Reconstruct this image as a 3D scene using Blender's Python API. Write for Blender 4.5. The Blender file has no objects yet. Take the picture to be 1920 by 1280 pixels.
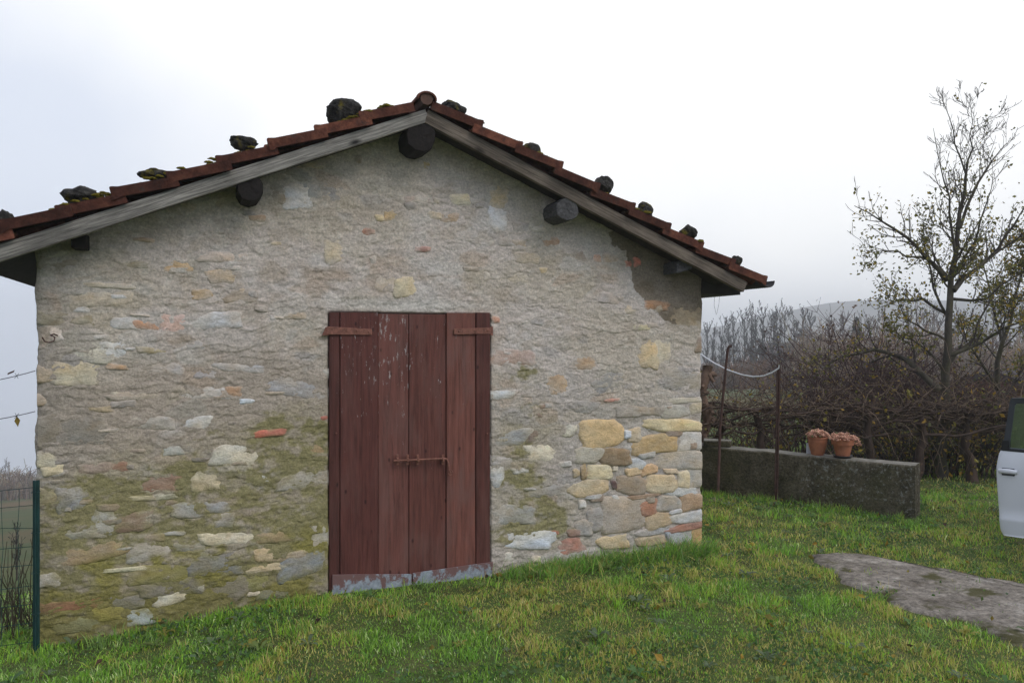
import bpy, math, random
import numpy as np
from mathutils import Vector, Matrix
rad = math.radians
scene = bpy.context.scene
COL = scene.collection

# ------------------------------------------------------------------ camera, sky, sun, exposure
CAM = (0.0, 0.0, 1.8)
F, CX, CY = 1470.0, 960.0, 640.0                 # focal length and centre in pixels of the 1920 wide photograph
YAW = rad(21.5); SN, CS = math.sin(YAW), math.cos(YAW)
cd = bpy.data.cameras.new('camera'); cam = bpy.data.objects.new('camera', cd); COL.objects.link(cam)
cam.location = CAM; cam.rotation_euler = (rad(90), 0, -YAW)
cd.sensor_width = 36.0; cd.lens = 36.0 * F / 1920.0
cd.clip_start = 0.05; cd.clip_end = 4000
scene.camera = cam

SUN_DIR = Vector((0.36, -0.60, 0.72)).normalized()
world = bpy.data.worlds.new('World'); scene.world = world; world.use_nodes = True
nt = world.node_tree; nt.nodes.clear()
wo = nt.nodes.new('ShaderNodeOutputWorld'); bg = nt.nodes.new('ShaderNodeBackground')
sky = nt.nodes.new('ShaderNodeTexSky'); sky.sky_type = 'NISHITA'; sky.sun_disc = False
sky.sun_elevation = math.asin(SUN_DIR.z); sky.sun_rotation = math.atan2(SUN_DIR.x, SUN_DIR.y)
tc = nt.nodes.new('ShaderNodeTexCoord')
nz = nt.nodes.new('ShaderNodeTexNoise'); nz.inputs['Scale'].default_value = 1.6; nz.inputs['Detail'].default_value = 4
nz.inputs['Roughness'].default_value = 0.45
dotn = nt.nodes.new('ShaderNodeVectorMath'); dotn.operation = 'DOT_PRODUCT'
dotn.inputs[1].default_value = Vector((0.62, 0.70, 0.36)).normalized()      # thinner cloud on this side of the sky
ma = nt.nodes.new('ShaderNodeMath'); ma.operation = 'MULTIPLY_ADD'; ma.inputs[1].default_value = 0.56
nm = nt.nodes.new('ShaderNodeMath'); nm.operation = 'MULTIPLY'; nm.inputs[1].default_value = 0.72
ramp = nt.nodes.new('ShaderNodeValToRGB'); cr = ramp.color_ramp
cr.elements[0].position = 0.60; cr.elements[0].color = (0.56, 0.63, 0.79, 1)
cr.elements[1].position = 0.90; cr.elements[1].color = (1.0, 1.0, 1.0, 1)
e = cr.elements.new(0.76); e.color = (0.70, 0.745, 0.84, 1)
mul = nt.nodes.new('ShaderNodeVectorMath'); mul.operation = 'SCALE'; mul.inputs['Scale'].default_value = 12.3
mixw = nt.nodes.new('ShaderNodeMix'); mixw.data_type = 'RGBA'; mixw.inputs[0].default_value = 0.94
nt.links.new(tc.outputs['Generated'], nz.inputs['Vector']); nt.links.new(tc.outputs['Generated'], dotn.inputs[0])
nt.links.new(dotn.outputs['Value'], ma.inputs[0]); nt.links.new(nz.outputs['Fac'], nm.inputs[0]); nt.links.new(nm.outputs[0], ma.inputs[2])
nt.links.new(ma.outputs[0], ramp.inputs[0]); nt.links.new(ramp.outputs[0], mul.inputs[0])
nt.links.new(sky.outputs[0], mixw.inputs[6]); nt.links.new(mul.outputs[0], mixw.inputs[7])
nt.links.new(mixw.outputs[2], bg.inputs['Color']); bg.inputs['Strength'].default_value = 0.1
nt.links.new(bg.outputs[0], wo.inputs['Surface'])

sd = bpy.data.lights.new('sun', 'SUN'); sd.energy = 1.5; sd.angle = rad(35); sd.color = (1.0, 0.95, 0.88)
sun = bpy.data.objects.new('sun', sd); COL.objects.link(sun)
sun.rotation_euler = SUN_DIR.to_track_quat('Z', 'Y').to_euler()
vs = scene.view_settings; vs.view_transform = 'Standard'; vs.look = 'None'; vs.exposure = 0.0; vs.gamma = 1.0
vs.use_curve_mapping = False
cy = scene.cycles
cy.use_denoising = True; cy.max_bounces = 6; cy.diffuse_bounces = 3; cy.glossy_bounces = 2
cy.transmission_bounces = 4; cy.volume_bounces = 3; cy.transparent_max_bounces = 8
cy.sample_clamp_indirect = 6.0

# ------------------------------------------------------------------ where things are
YW = 5.72            # the gable wall's plane
YB = 5.45            # plane of the barge boards
def onY(px, py, Y=YW):
    l = (px - CX) / F; k = Y / (CS - l * SN)
    return np.array((k * (SN + l * CS), Y, 1.8 + k * (CY - py) / F))
def at(px, py, d):
    l = (px - CX) / F * d
    return np.array((d * SN + l * CS, d * CS - l * SN, 1.8 + d * (CY - py) / F))
def on_z(px, py, z=0.0):
    return at(px, py, (1.8 - z) * F / (py - CY))
def ld(lat, d, z=0.0):
    return np.array((d * SN + lat * CS, d * CS - lat * SN, z))

def lin(c):
    c = np.asarray(c, float) / 255.0
    return np.where(c <= 0.04045, c / 12.92, ((c + 0.055) / 1.055) ** 2.4)
E_WALL = 0.55
SAT = 0.76
def alb(c, e=None, sat=None):
    """surface colour behind an apparent colour in soft overcast light"""
    a = lin(c) / ((e or E_WALL) * np.array((0.98, 1.0, 1.04))); g = a.mean(-1, keepdims=True)
    a = np.maximum(g + (a - g) * (sat or SAT), 0.004); k = a.max(-1, keepdims=True)
    return a * np.where(k > 0.5, (0.5 + 0.30 * (1 - np.exp(-(k - 0.5) / 0.30))) / k, 1.0)

# ------------------------------------------------------------------ noise in numpy
_tab = np.random.RandomState(7).rand(256, 256)
def vnoise(x, y, seed=0):
    x = np.asarray(x, float) + seed * 17.31; y = np.asarray(y, float) + seed * 7.77
    xi = np.floor(x).astype(int); yi = np.floor(y).astype(int)
    fx = x - xi; fy = y - yi; fx = fx * fx * (3 - 2 * fx); fy = fy * fy * (3 - 2 * fy)
    a = _tab[xi & 255, yi & 255]; b = _tab[(xi + 1) & 255, yi & 255]
    c = _tab[xi & 255, (yi + 1) & 255]; d = _tab[(xi + 1) & 255, (yi + 1) & 255]
    return (a * (1 - fx) + b * fx) * (1 - fy) + (c * (1 - fx) + d * fx) * fy
def fbm(x, y, seed=0, o=4):
    t = 0.0; a = 0.5; s = 0.0
    for k in range(o):
        t = t + a * vnoise(x * 2 ** k, y * 2 ** k, seed + k * 3); s += a; a *= 0.5
    return t / s
def sstep(a, b, x):
    t = np.clip((x - a) / (b - a), 0, 1); return t * t * (3 - 2 * t)
def worley(x, y, seed=0):
    xi = np.floor(x).astype(int); yi = np.floor(y).astype(int)
    f1 = np.full(np.shape(x), 9.0); f2 = f1.copy(); cid = np.zeros(np.shape(x))
    for dx in (-1, 0, 1):
        for dy in (-1, 0, 1):
            cx = xi + dx; cyy = yi + dy
            jx = _tab[(cx + seed * 13) & 255, cyy & 255]; jy = _tab[(cyy + seed * 29) & 255, (cx + 91) & 255]
            d = np.hypot(cx + 0.1 + 0.8 * jx - x, cyy + 0.1 + 0.8 * jy - y)
            r = _tab[(cx + 41) & 255, (cyy + 57 + seed) & 255]
            nearer = d < f1
            f2 = np.where(nearer, f1, np.minimum(f2, d)); cid = np.where(nearer, r, cid); f1 = np.where(nearer, d, f1)
    return f1, f2, cid

# ------------------------------------------------------------------ mesh helpers
class MB:
    """collects shapes; build() links them as one mesh object"""
    def __init__(s): s.v = []; s.q = []; s.t = []; s.n = []; s.c = []; s.k = 0
    def add(s, v, q=None, t=None, col=None, ng=None):
        v = np.asarray(v, float).reshape(-1, 3)
        if q is not None and len(q): s.q.append(np.asarray(q, int) + s.k)
        if t is not None and len(t): s.t.append(np.asarray(t, int) + s.k)
        if ng is not None:
            for p in ng: s.n.append([i + s.k for i in p])
        if col is None: s.c.append(np.full((len(v), 3), np.nan))
        else: s.c.append(np.broadcast_to(np.asarray(col, float), (len(v), 3)))
        s.v.append(v); s.k += len(v); return s
    def box(s, lo, hi, frame=None, col=None):
        lo = np.array(lo, float); hi = np.array(hi, float)
        v = np.array([[(lo, hi)[i][0], (lo, hi)[j][1], (lo, hi)[k][2]] for i in (0, 1) for j in (0, 1) for k in (0, 1)])
        if frame is not None: v = frame(v)
        return s.add(v, [[0, 1, 3, 2], [4, 6, 7, 5], [0, 4, 5, 1], [2, 3, 7, 6], [0, 2, 6, 4], [1, 5, 7, 3]], col=col)
    def tube(s, pts, r, sides=6, col=None, cap=True):
        pts = np.asarray(pts, float); n = len(pts); r = np.broadcast_to(np.asarray(r, float), (n,))
        tg = np.gradient(pts, axis=0); tg /= (np.linalg.norm(tg, axis=1, keepdims=True) + 1e-9)
        up = np.array((0, 0, 1.0)) if abs(tg[:, 2].mean()) < 0.8 else np.array((1.0, 0, 0))
        n1 = np.cross(tg, up); n1 /= (np.linalg.norm(n1, axis=1, keepdims=True) + 1e-9); n2 = np.cross(tg, n1)
        a = np.arange(sides) * 2 * math.pi / sides
        v = pts[:, None] + r[:, None, None] * (np.cos(a)[None, :, None] * n1[:, None] + np.sin(a)[None, :, None] * n2[:, None])
        i = np.arange(n - 1)[:, None] * sides; j = np.arange(sides)[None]; j2 = (j + 1) % sides
        q = np.stack([i + j, i + j2, i + sides + j2, i + sides + j], -1).reshape(-1, 4)
        s.add(v.reshape(-1, 3), q, col=col)
        if cap and sides > 3:
            b = s.k - n * sides
            s.n.append([b + k for k in range(sides)]); s.n.append([b + (n - 1) * sides + k for k in range(sides)][::-1])
        return s
    def lathe(s, prof, c, seg=20, col=None):
        a = np.arange(seg) * 2 * math.pi / seg; prof = np.asarray(prof, float); n = len(prof)
        v = np.stack([c[0] + prof[:, :1] * np.cos(a), c[1] + prof[:, :1] * np.sin(a), c[2] + prof[:, 1:] + 0 * a], -1)
        i = np.arange(n - 1)[:, None] * seg; j = np.arange(seg)[None]; j2 = (j + 1) % seg
        q = np.stack([i + j, i + j2, i + seg + j2, i + seg + j], -1).reshape(-1, 4)
        return s.add(v.reshape(-1, 3), q, col=col)
    def prism(s, outline, ext, col=None):
        o = np.asarray(outline, float); n = len(o); ext = np.asarray(ext, float)
        v = np.vstack([o, o + ext]); q = [[i, (i + 1) % n, n + (i + 1) % n, n + i] for i in range(n)]
        return s.add(v, q, col=col, ng=[list(range(n))[::-1], list(range(n, 2 * n))])
    def grid(s, P, col=None, closed=False):
        h, w = P.shape[:2]; i = np.arange(h - 1)[:, None]; j = np.arange(w - (0 if closed else 1))[None]; j2 = (j + 1) % w
        q = np.stack([i * w + j, i * w + j2, (i + 1) * w + j2, (i + 1) * w + j], -1).reshape(-1, 4)
        return s.add(P.reshape(-1, 3), q, col=None if col is None else col.reshape(-1, 3))
    def mesh(s, name, smooth=False):
        v = np.vstack(s.v); me = bpy.data.meshes.new(name)
        q = np.vstack(s.q) if s.q else np.zeros((0, 4), int); t = np.vstack(s.t) if s.t else np.zeros((0, 3), int)
        nl = [i for p in s.n for i in p]
        loops = np.concatenate([q.ravel(), t.ravel(), np.array(nl, int)]).astype(np.int32)
        tot = np.concatenate([np.full(len(q), 4), np.full(len(t), 3), np.array([len(p) for p in s.n], int)]).astype(np.int32)
        start = np.concatenate([[0], np.cumsum(tot)[:-1]]).astype(np.int32)
        me.vertices.add(len(v)); me.vertices.foreach_set('co', v.astype(np.float32).ravel())
        me.loops.add(len(loops)); me.loops.foreach_set('vertex_index', loops)
        me.polygons.add(len(tot)); me.polygons.foreach_set('loop_start', start); me.polygons.foreach_set('loop_total', tot)
        c = np.vstack(s.c)
        if not np.isnan(c).all():
            at_ = me.color_attributes.new('Col', 'FLOAT_COLOR', 'POINT')
            at_.data.foreach_set('color', np.hstack([np.nan_to_num(c, nan=0.5), np.ones((len(c), 1))]).astype(np.float32).ravel())
        me.polygons.foreach_set('use_smooth', np.full(len(tot), smooth)); me.update(calc_edges=True); me.validate()
        return me
    def build(s, name, m, parent=None, smooth=False, bevel=0):
        if parent is None:                                   # a thing of its own: origin at its base
            v = np.vstack(s.v); lo, hi = v.min(0), v.max(0); o0 = np.array(((lo[0] + hi[0]) / 2, (lo[1] + hi[1]) / 2, lo[2]))
            s.v = [v - o0]
        ob = bpy.data.objects.new(name, s.mesh(name, smooth)); COL.objects.link(ob)
        if parent is None: ob.location = o0
        if m is not None: ob.data.materials.append(m)
        if parent is not None: attach(ob, parent)
        if bevel:
            b = ob.modifiers.new('bevel', 'BEVEL'); b.width = bevel; b.segments = 2; b.limit_method = 'ANGLE'
        return ob
ROOT_LOC = {}
def attach(ob, parent):
    ob.parent = parent
    if parent.name in ROOT_LOC: ob.matrix_parent_inverse = Matrix.Translation(-Vector(ROOT_LOC[parent.name]))
def tag(o, label=None, cat=None, group=None, kind=None):
    if label: o['label'] = label
    if cat: o['category'] = cat
    if group: o['group'] = group
    if kind: o['kind'] = kind
    return o
def thing(name, loc, label, cat, group=None):
    o = bpy.data.objects.new(name, None); COL.objects.link(o); o.location = loc; o.empty_display_size = 0.2
    ROOT_LOC[o.name] = tuple(loc); return tag(o, label, cat, group)
def struct(o): o['kind'] = 'structure'; return o

# ------------------------------------------------------------------ materials
class Mat:
    def __init__(s, name, rough=0.9, spec=0.3):
        s.m = bpy.data.materials.new(name); s.m.use_nodes = True; s.t = s.m.node_tree; s.b = s.t.nodes['Principled BSDF']
        s.b.inputs['Roughness'].default_value = rough; s.b.inputs['Specular IOR Level'].default_value = spec
        s.tilt = 0.0
    def node(s, ty, **kw):
        n = s.t.nodes.new('ShaderNode' + ty)
        for k, v in kw.items(): setattr(n, k, v)
        return n
    def link(s, a, b): s.t.links.new(a, b); return s
    def pos(s, scale=(1, 1, 1), obj=False):
        g = s.node('TexCoord').outputs['Object'] if obj else s.node('NewGeometry').outputs['Position']
        
        if s.tilt:
            vr = s.node('VectorRotate', rotation_type='Y_AXIS'); vr.inputs['Angle'].default_value = s.tilt; s.link(g, vr.inputs['Vector']); g = vr.outputs[0]
        mp = s.node('Mapping'); mp.inputs['Scale'].default_value = scale; s.link(g, mp.inputs['Vector']); return mp.outputs[0]
    def noise(s, scale, detail=4, rough=0.6, stretch=(1, 1, 1), dist=0.0, obj=False):
        n = s.node('TexNoise'); n.inputs['Scale'].default_value = scale; n.inputs['Detail'].default_value = detail
        n.inputs['Roughness'].default_value = rough; n.inputs['Distortion'].default_value = dist
        s.link(s.pos(stretch, obj), n.inputs['Vector']); return n.outputs['Fac']
    def vor(s, scale, stretch=(1, 1, 1), feature='F1', out='Distance'):
        n = s.node('TexVoronoi', feature=feature); n.inputs['Scale'].default_value = scale
        s.link(s.pos(stretch), n.inputs['Vector']); return n.outputs[out]
    def ramp(s, fac, stops):
        r = s.node('ValToRGB'); s.link(fac, r.inputs[0]); el = r.color_ramp.elements
        while len(el) < len(stops): el.new(0.5)
        for q, (p, c) in zip(el, stops):
            q.position = p; q.color = (c, c, c, 1) if np.isscalar(c) else (*c, 1)
        return r.outputs[0]
    def mix(s, fac, a, b, mode='MIX'):
        n = s.node('Mix', data_type='RGBA', blend_type=mode)
        for v, i in ((fac, 0), (a, 6), (b, 7)):
            if hasattr(v, 'is_output'): s.link(v, n.inputs[i])
            elif i == 0: n.inputs[0].default_value = v
            else: n.inputs[i].default_value = (v, v, v, 1) if np.isscalar(v) else (*v, 1)
        return n.outputs[2]
    def math(s, op, a, b=0.0):
        n = s.node('Math', operation=op)
        for v, i in ((a, 0), (b, 1)):
            if hasattr(v, 'is_output'): s.link(v, n.inputs[i])
            else: n.inputs[i].default_value = v
        return n.outputs[0]
    def attr(s): return s.node('Attribute', attribute_name='Col').outputs['Color']
    def color(s, c):
        if hasattr(c, 'is_output'): s.link(c, s.b.inputs['Base Color'])
        else: s.b.inputs['Base Color'].default_value = (*c, 1)
        return s
    def bump(s, h, strength=0.5, dist=0.01):
        n = s.node('Bump'); n.inputs['Strength'].default_value = strength; n.inputs['Distance'].default_value = dist
        s.link(h, n.inputs['Height']); s.link(n.outputs[0], s.b.inputs['Normal']); return s

def simple(name, c, rough=0.8, var=0.25, scale=12, bump=0.3, spec=0.3, stretch=(1, 1, 1), metal=0):
    m = Mat(name, rough, spec); n = m.noise(scale, 5, 0.65, stretch)
    c = np.asarray(c, float)
    m.color(m.ramp(n, [(0.3, c * (1 - var)), (0.7, np.minimum(c * (1 + var), 0.9))]))
    m.b.inputs['Metallic'].default_value = metal
    if bump: m.bump(n, bump, 0.01)
    return m.m

def plaster_material():
    m = Mat('rough_plaster', 0.95, 0.15)
    f = m.noise(60, 6, 0.75); g = m.noise(13, 7, 0.75, (1, 1, 1.8), 0.6); sp = m.noise(160, 2, 0.5)
    c = m.mix(1.0, m.attr(), m.ramp(f, [(0.25, 0.55), (0.75, 1.36)]), 'MULTIPLY')
    c = m.mix(1.0, c, m.ramp(g, [(0.28, 0.76), (0.72, 1.20)]), 'MULTIPLY')
    c = m.mix(m.ramp(sp, [(0.69, 0.0), (0.75, 0.55)]), c, (0.55, 0.54, 0.50))
    dk = m.noise(24, 6, 0.7, (1, 1, 2.4), 0.9); c = m.mix(m.ramp(dk, [(0.27, 0.55), (0.37, 0.0)]), c, m.mix(1.0, m.attr(), (0.50, 0.46, 0.42), 'MULTIPLY'))
    m.color(c); m.bump(m.math('ADD', m.math('MULTIPLY', f, 0.7), g), 1.0, 0.012); return m.m
def stone_material():
    m = Mat('wall_stone', 0.88, 0.25)
    g = m.noise(22, 6, 0.7, (1, 1, 1.8), 0.6); f = m.noise(90, 4, 0.7); w = m.noise(7, 4, 0.6)
    c = m.mix(1.0, m.attr(), m.ramp(g, [(0.25, (0.66, 0.63, 0.60)), (0.5, (1, 1, 1)), (0.78, (1.22, 1.22, 1.24))]), 'MULTIPLY')
    c = m.mix(1.0, c, m.ramp(f, [(0.3, 0.80), (0.7, 1.15)]), 'MULTIPLY')
    c = m.mix(m.ramp(w, [(0.56, 0.0), (0.70, 0.45)]), c, m.mix(1.0, m.attr(), (0.95, 0.80, 0.62), 'MULTIPLY'))
    m.color(c); m.bump(m.math('ADD', m.math('MULTIPLY', f, 0.4), g), 0.8, 0.012); return m.m
M_PLASTER = plaster_material(); M_STONE = stone_material()
def wood_material(name, dark, light, stretch, streak=18, rough=0.85, tilt=0.0):
    m = Mat(name, rough, 0.25); m.tilt = tilt; g = m.noise(streak, 6, 0.72, stretch, 0.5); m.tilt = 0.0; k = m.noise(3.5, 3, 0.5)
    c = m.ramp(g, [(0.28, np.asarray(dark)), (0.52, (np.asarray(dark) + light) / 2), (0.72, np.asarray(light))])
    c = m.mix(m.ramp(k, [(0.35, 0.0), (0.75, 0.55)]), c, np.asarray(dark) * 1.15)
    if tilt:
        m.tilt = tilt; kd = m.vor(2.6, (1.0, 0.6, 2.6)); m.tilt = 0.0
        c = m.mix(m.ramp(kd, [(0.05, 0.95), (0.16, 0.0)]), c, np.asarray(dark) * 0.5)
    m.color(c); m.bump(g, 0.7, 0.008); return m.m
M_BARGE = wood_material('weathered_wood', np.array((0.030, 0.027, 0.025)), np.array((0.56, 0.52, 0.46)), (1.2, 6, 30), 3.0, 0.85, math.atan(0.415))
M_BARGE_R = wood_material('weathered_brown_wood', np.array((0.022, 0.016, 0.012)), np.array((0.34, 0.275, 0.215)), (1.2, 6, 30), 3.0, 0.85, -math.atan(0.415))
M_BEAM = wood_material('dark_old_timber', np.array((0.004, 0.003, 0.003)), np.array((0.030, 0.022, 0.018)), (6, 1.2, 6), 9)
M_BEAM_GREY = wood_material('grey_old_timber', np.array((0.014, 0.013, 0.013)), np.array((0.15, 0.145, 0.145)), (6, 2, 6), 9)
def tile_material():
    m = Mat('clay_tile', 0.9, 0.2); n = m.noise(9, 6, 0.7); w = m.noise(38, 4, 0.65); ms = m.noise(5.5, 5, 0.7)
    c = m.ramp(n, [(0.25, (0.040, 0.018, 0.013)), (0.5, (0.120, 0.042, 0.027)), (0.8, (0.26, 0.105, 0.062))])
    c = m.mix(1.0, c, m.ramp(w, [(0.3, 0.7), (0.7, 1.15)]), 'MULTIPLY')
    c = m.mix(1.0, c, m.ramp(m.node('ObjectInfo').outputs['Random'], [(0.0, (0.42, 0.40, 0.40)), (1.0, (1.25, 1.2, 1.15))]), 'MULTIPLY')
    up = m.node('SeparateXYZ'); m.link(m.node('NewGeometry').outputs['Normal'], up.inputs[0])
    k = m.math('MULTIPLY', m.ramp(ms, [(0.46, 0.0), (0.56, 1.0)]), m.ramp(up.outputs[2], [(0.25, 0.0), (0.6, 1.0)]))
    c = m.mix(k, c, (0.15, 0.115, 0.012))
    c = m.mix(m.ramp(m.noise(14, 5, 0.7), [(0.58, 0.0), (0.70, 0.65)]), c, (0.040, 0.034, 0.030))
    m.color(c); m.bump(w, 0.6, 0.008); return m.m
M_TILE = tile_material()
def rock_material():
    m = Mat('weathered_roof_stone', 0.95, 0.15); n = m.noise(24, 6, 0.75); w = m.noise(8, 5, 0.6)
    c = m.ramp(n, [(0.3, (0.012, 0.011, 0.010)), (0.55, (0.045, 0.041, 0.036)), (0.78, (0.15, 0.14, 0.12))])
    c = m.mix(m.ramp(w, [(0.58, 0.0), (0.68, 0.8)]), c, (0.16, 0.125, 0.012))
    m.color(c); m.bump(n, 1.0, 0.03); return m.m
M_ROCK = rock_material()
def door_material(name, c, flake, pink):
    m = Mat(name, 0.72, 0.3); c = np.asarray(c)
    g = m.noise(2.6, 7, 0.72, (16, 16, 1.0), 0.3); big = m.noise(2.2, 4, 0.6, (3.5, 3.5, 1.0))
    col = m.ramp(g, [(0.25, c * 0.38), (0.5, c), (0.78, c * 1.6)])
    col = m.mix(m.ramp(big, [(0.48, 0.0), (0.66, pink)]), col, np.array((0.155, 0.080, 0.066)))
    fl = m.noise(9, 6, 0.75, (4.0, 4.0, 1.0)); zz = m.node('SeparateXYZ'); m.link(m.node('NewGeometry').outputs['Position'], zz.inputs[0])
    hi = m.ramp(m.math('MULTIPLY', zz.outputs[2], 0.5), [(0.45, 0.0), (0.75, 0.10)])
    k = m.ramp(m.math('ADD', fl, m.math('MULTIPLY', hi, flake)), [(0.70, 0.0), (0.735, 0.85)])
    col = m.mix(k, col, (0.42, 0.38, 0.36))
    kn = m.vor(5.5, (1.9, 1, 1.0)); col = m.mix(m.ramp(kn, [(0.045, 0.9), (0.12, 0.0)]), col, c * 0.30)
    dr = m.noise(6, 5, 0.7, (2, 2, 0.5)); col = m.mix(m.ramp(dr, [(0.6, 0.0), (0.8, 0.6)]), col, c * 0.45)
    m.color(col); m.bump(m.math('SUBTRACT', g, m.math('MULTIPLY', k, 0.5)), 0.55, 0.006); return m.m
M_RUST = simple('rusty_painted_iron', (0.20, 0.085, 0.060), 0.75, 0.4, 40, 0.4)
M_RUSTPOST = simple('rusty_steel_post', (0.075, 0.040, 0.032), 0.8, 0.45, 26, 0.4)
def kick_material():
    m = Mat('flaking_sheet_metal', 0.6, 0.4); n = m.noise(9, 6, 0.72, (1.4, 1.4, 1.0), 0.3)
    zz = m.node('SeparateXYZ'); m.link(m.node('NewGeometry').outputs['Position'], zz.inputs[0])
    f = m.math('ADD', n, m.math('MULTIPLY', m.math('SUBTRACT', 0.08, zz.outputs[2]), 1.6))
    c = m.mix(m.ramp(f, [(0.50, 0.0), (0.57, 1.0)]), (0.165, 0.090, 0.082), m.ramp(m.noise(30, 5, 0.7), [(0.3, (0.17, 0.19, 0.22)), (0.7, (0.36, 0.40, 0.44))]))
    c = m.mix(m.ramp(m.noise(16, 5, 0.7), [(0.6, 0.0), (0.72, 0.8)]), c, (0.085, 0.045, 0.040))
    m.color(c); m.bump(n, 0.3, 0.006); return m.m
M_KICK = kick_material()
def attr_material(name, rough=0.8, trans=0.0, spec=0.25, var=0.2, scale=30):
    m = Mat(name, rough, spec); c = m.mix(1.0, m.attr(), m.ramp(m.noise(scale, 3), [(0.3, 1 - var), (0.7, 1 + var)]), 'MULTIPLY')
    m.color(c)
    if trans:
        tr = m.node('BsdfTranslucent'); m.link(c, tr.inputs[0]); mx = m.node('MixShader'); mx.inputs[0].default_value = trans
        m.link(m.b.outputs[0], mx.inputs[1]); m.link(tr.outputs[0], mx.inputs[2]); m.link(mx.outputs[0], m.t.nodes['Material Output'].inputs[0])
    return m.m
M_GRASS = attr_material('grass_blades', 0.55, 0.30, 0.35, 0.15)
M_LEAF = attr_material('leaves', 0.6, 0.35, 0.3, 0.15)
def bark(name, c, moss=0.0):
    m = Mat(name, 0.95, 0.15); n = m.noise(14, 6, 0.7, (1, 1, 0.35)); c = np.asarray(c)
    col = m.ramp(n, [(0.3, c * 0.5), (0.7, c * 1.5)])
    if moss: col = m.mix(m.ramp(m.noise(6, 5, 0.7), [(0.45, 0.0), (0.65, moss)]), col, (0.085, 0.080, 0.030))
    m.color(col); m.bump(n, 0.8, 0.02); return m.m
M_BARK = bark('tree_bark', (0.070, 0.060, 0.048), 0.5)
M_TWIG = bark('twigs', (0.062, 0.050, 0.045))
M_VINE = bark('vine_wood', (0.070, 0.048, 0.038))
M_FAR = bark('far_twigs', (0.045, 0.040, 0.038))
M_FARB = bark('far_brown_twigs', (0.075, 0.046, 0.034))

# ------------------------------------------------------------------ ground
def ground_z(x, y):
    x = np.asarray(x, float); y = np.asarray(y, float)
    r = np.hypot(x, y); ph = np.degrees(np.arctan2(x, y)); front = sstep(0, 6, y + 3)
    near = 0.03 * (fbm(x * 0.7, y * 0.7, 3) - 0.5) - 0.13 * sstep(0.9, -1.0, x) * sstep(3.2, 5.6, y) - 0.25 * sstep(-0.9, -2.2, x) * sstep(3.5, 6.5, y)
    zl = np.interp(r, [0, 6.2, 9, 14, 30, 60, 100, 130, 450, 1150], [0, 0, -0.9, -2.0, -4.6, -9.0, -14.5, -24, -110, -170])
    zr = np.interp(r, [0, 13, 25, 60, 110, 150, 300, 480, 720, 800, 1150], [0, 0, -0.4, -1.9, -4.2, -6.0, -9.0, -5.0, 42, 44, 44])
    hill = 0.30 + 0.60 * sstep(31, 46, ph) + 0.16 * (fbm(ph * 0.22, r * 0.002, 9) - 0.5)
    zr = np.where(r > 300, -9.0 + (zr + 9.0) * hill, zr)
    w = sstep(26, 8, ph)
    return near + front * (w * zl + (1 - w) * zr)
radii = np.concatenate([[0.0], np.linspace(0.6, 16, 64), 16 * np.geomspace(1.06, 72.0, 66)])
ang = np.linspace(-math.pi, math.pi, 241)[:-1]
RR, AA = np.meshgrid(radii, ang, indexing='ij')
GX, GY = RR * np.sin(AA), RR * np.cos(AA)
def ground_material():
    m = Mat('meadow_soil', 0.98, 0.1); n = m.noise(3.0, 6, 0.7); f = m.noise(26, 5, 0.7); b = m.noise(0.05, 5, 0.6)
    c = m.ramp(n, [(0.32, (0.070, 0.068, 0.026)), (0.5, (0.078, 0.115, 0.032)), (0.72, (0.135, 0.110, 0.052))])
    c = m.mix(1.0, c, m.ramp(f, [(0.3, 0.6), (0.7, 1.3)]), 'MULTIPLY')
    r = m.node('VectorMath', operation='LENGTH'); m.link(m.node('NewGeometry').outputs['Position'], r.inputs[0])
    far = m.ramp(b, [(0.35, (0.115, 0.095, 0.048)), (0.5, (0.065, 0.085, 0.034)), (0.65, (0.13, 0.085, 0.046))])
    k = m.ramp(m.math('DIVIDE', r.outputs['Value'], 200.0), [(0.07, 0.0), (0.13, 1.0)])
    wood = m.ramp(m.noise(0.09, 6, 0.75), [(0.35, (0.030, 0.028, 0.024)), (0.65, (0.075, 0.062, 0.048))])
    k2 = m.ramp(m.math('DIVIDE', r.outputs['Value'], 1000.0), [(0.24, 0.0), (0.34, 1.0)])
    c = m.mix(k, c, far); c = m.mix(k2, c, wood); m.color(c); m.bump(f, 0.6, 0.03); return m.m
gm = MB().grid(np.stack([GX, GY, ground_z(GX, GY)], -1), closed=True)
ground = gm.build('ground', ground_material(), None, True); struct(ground)

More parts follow.
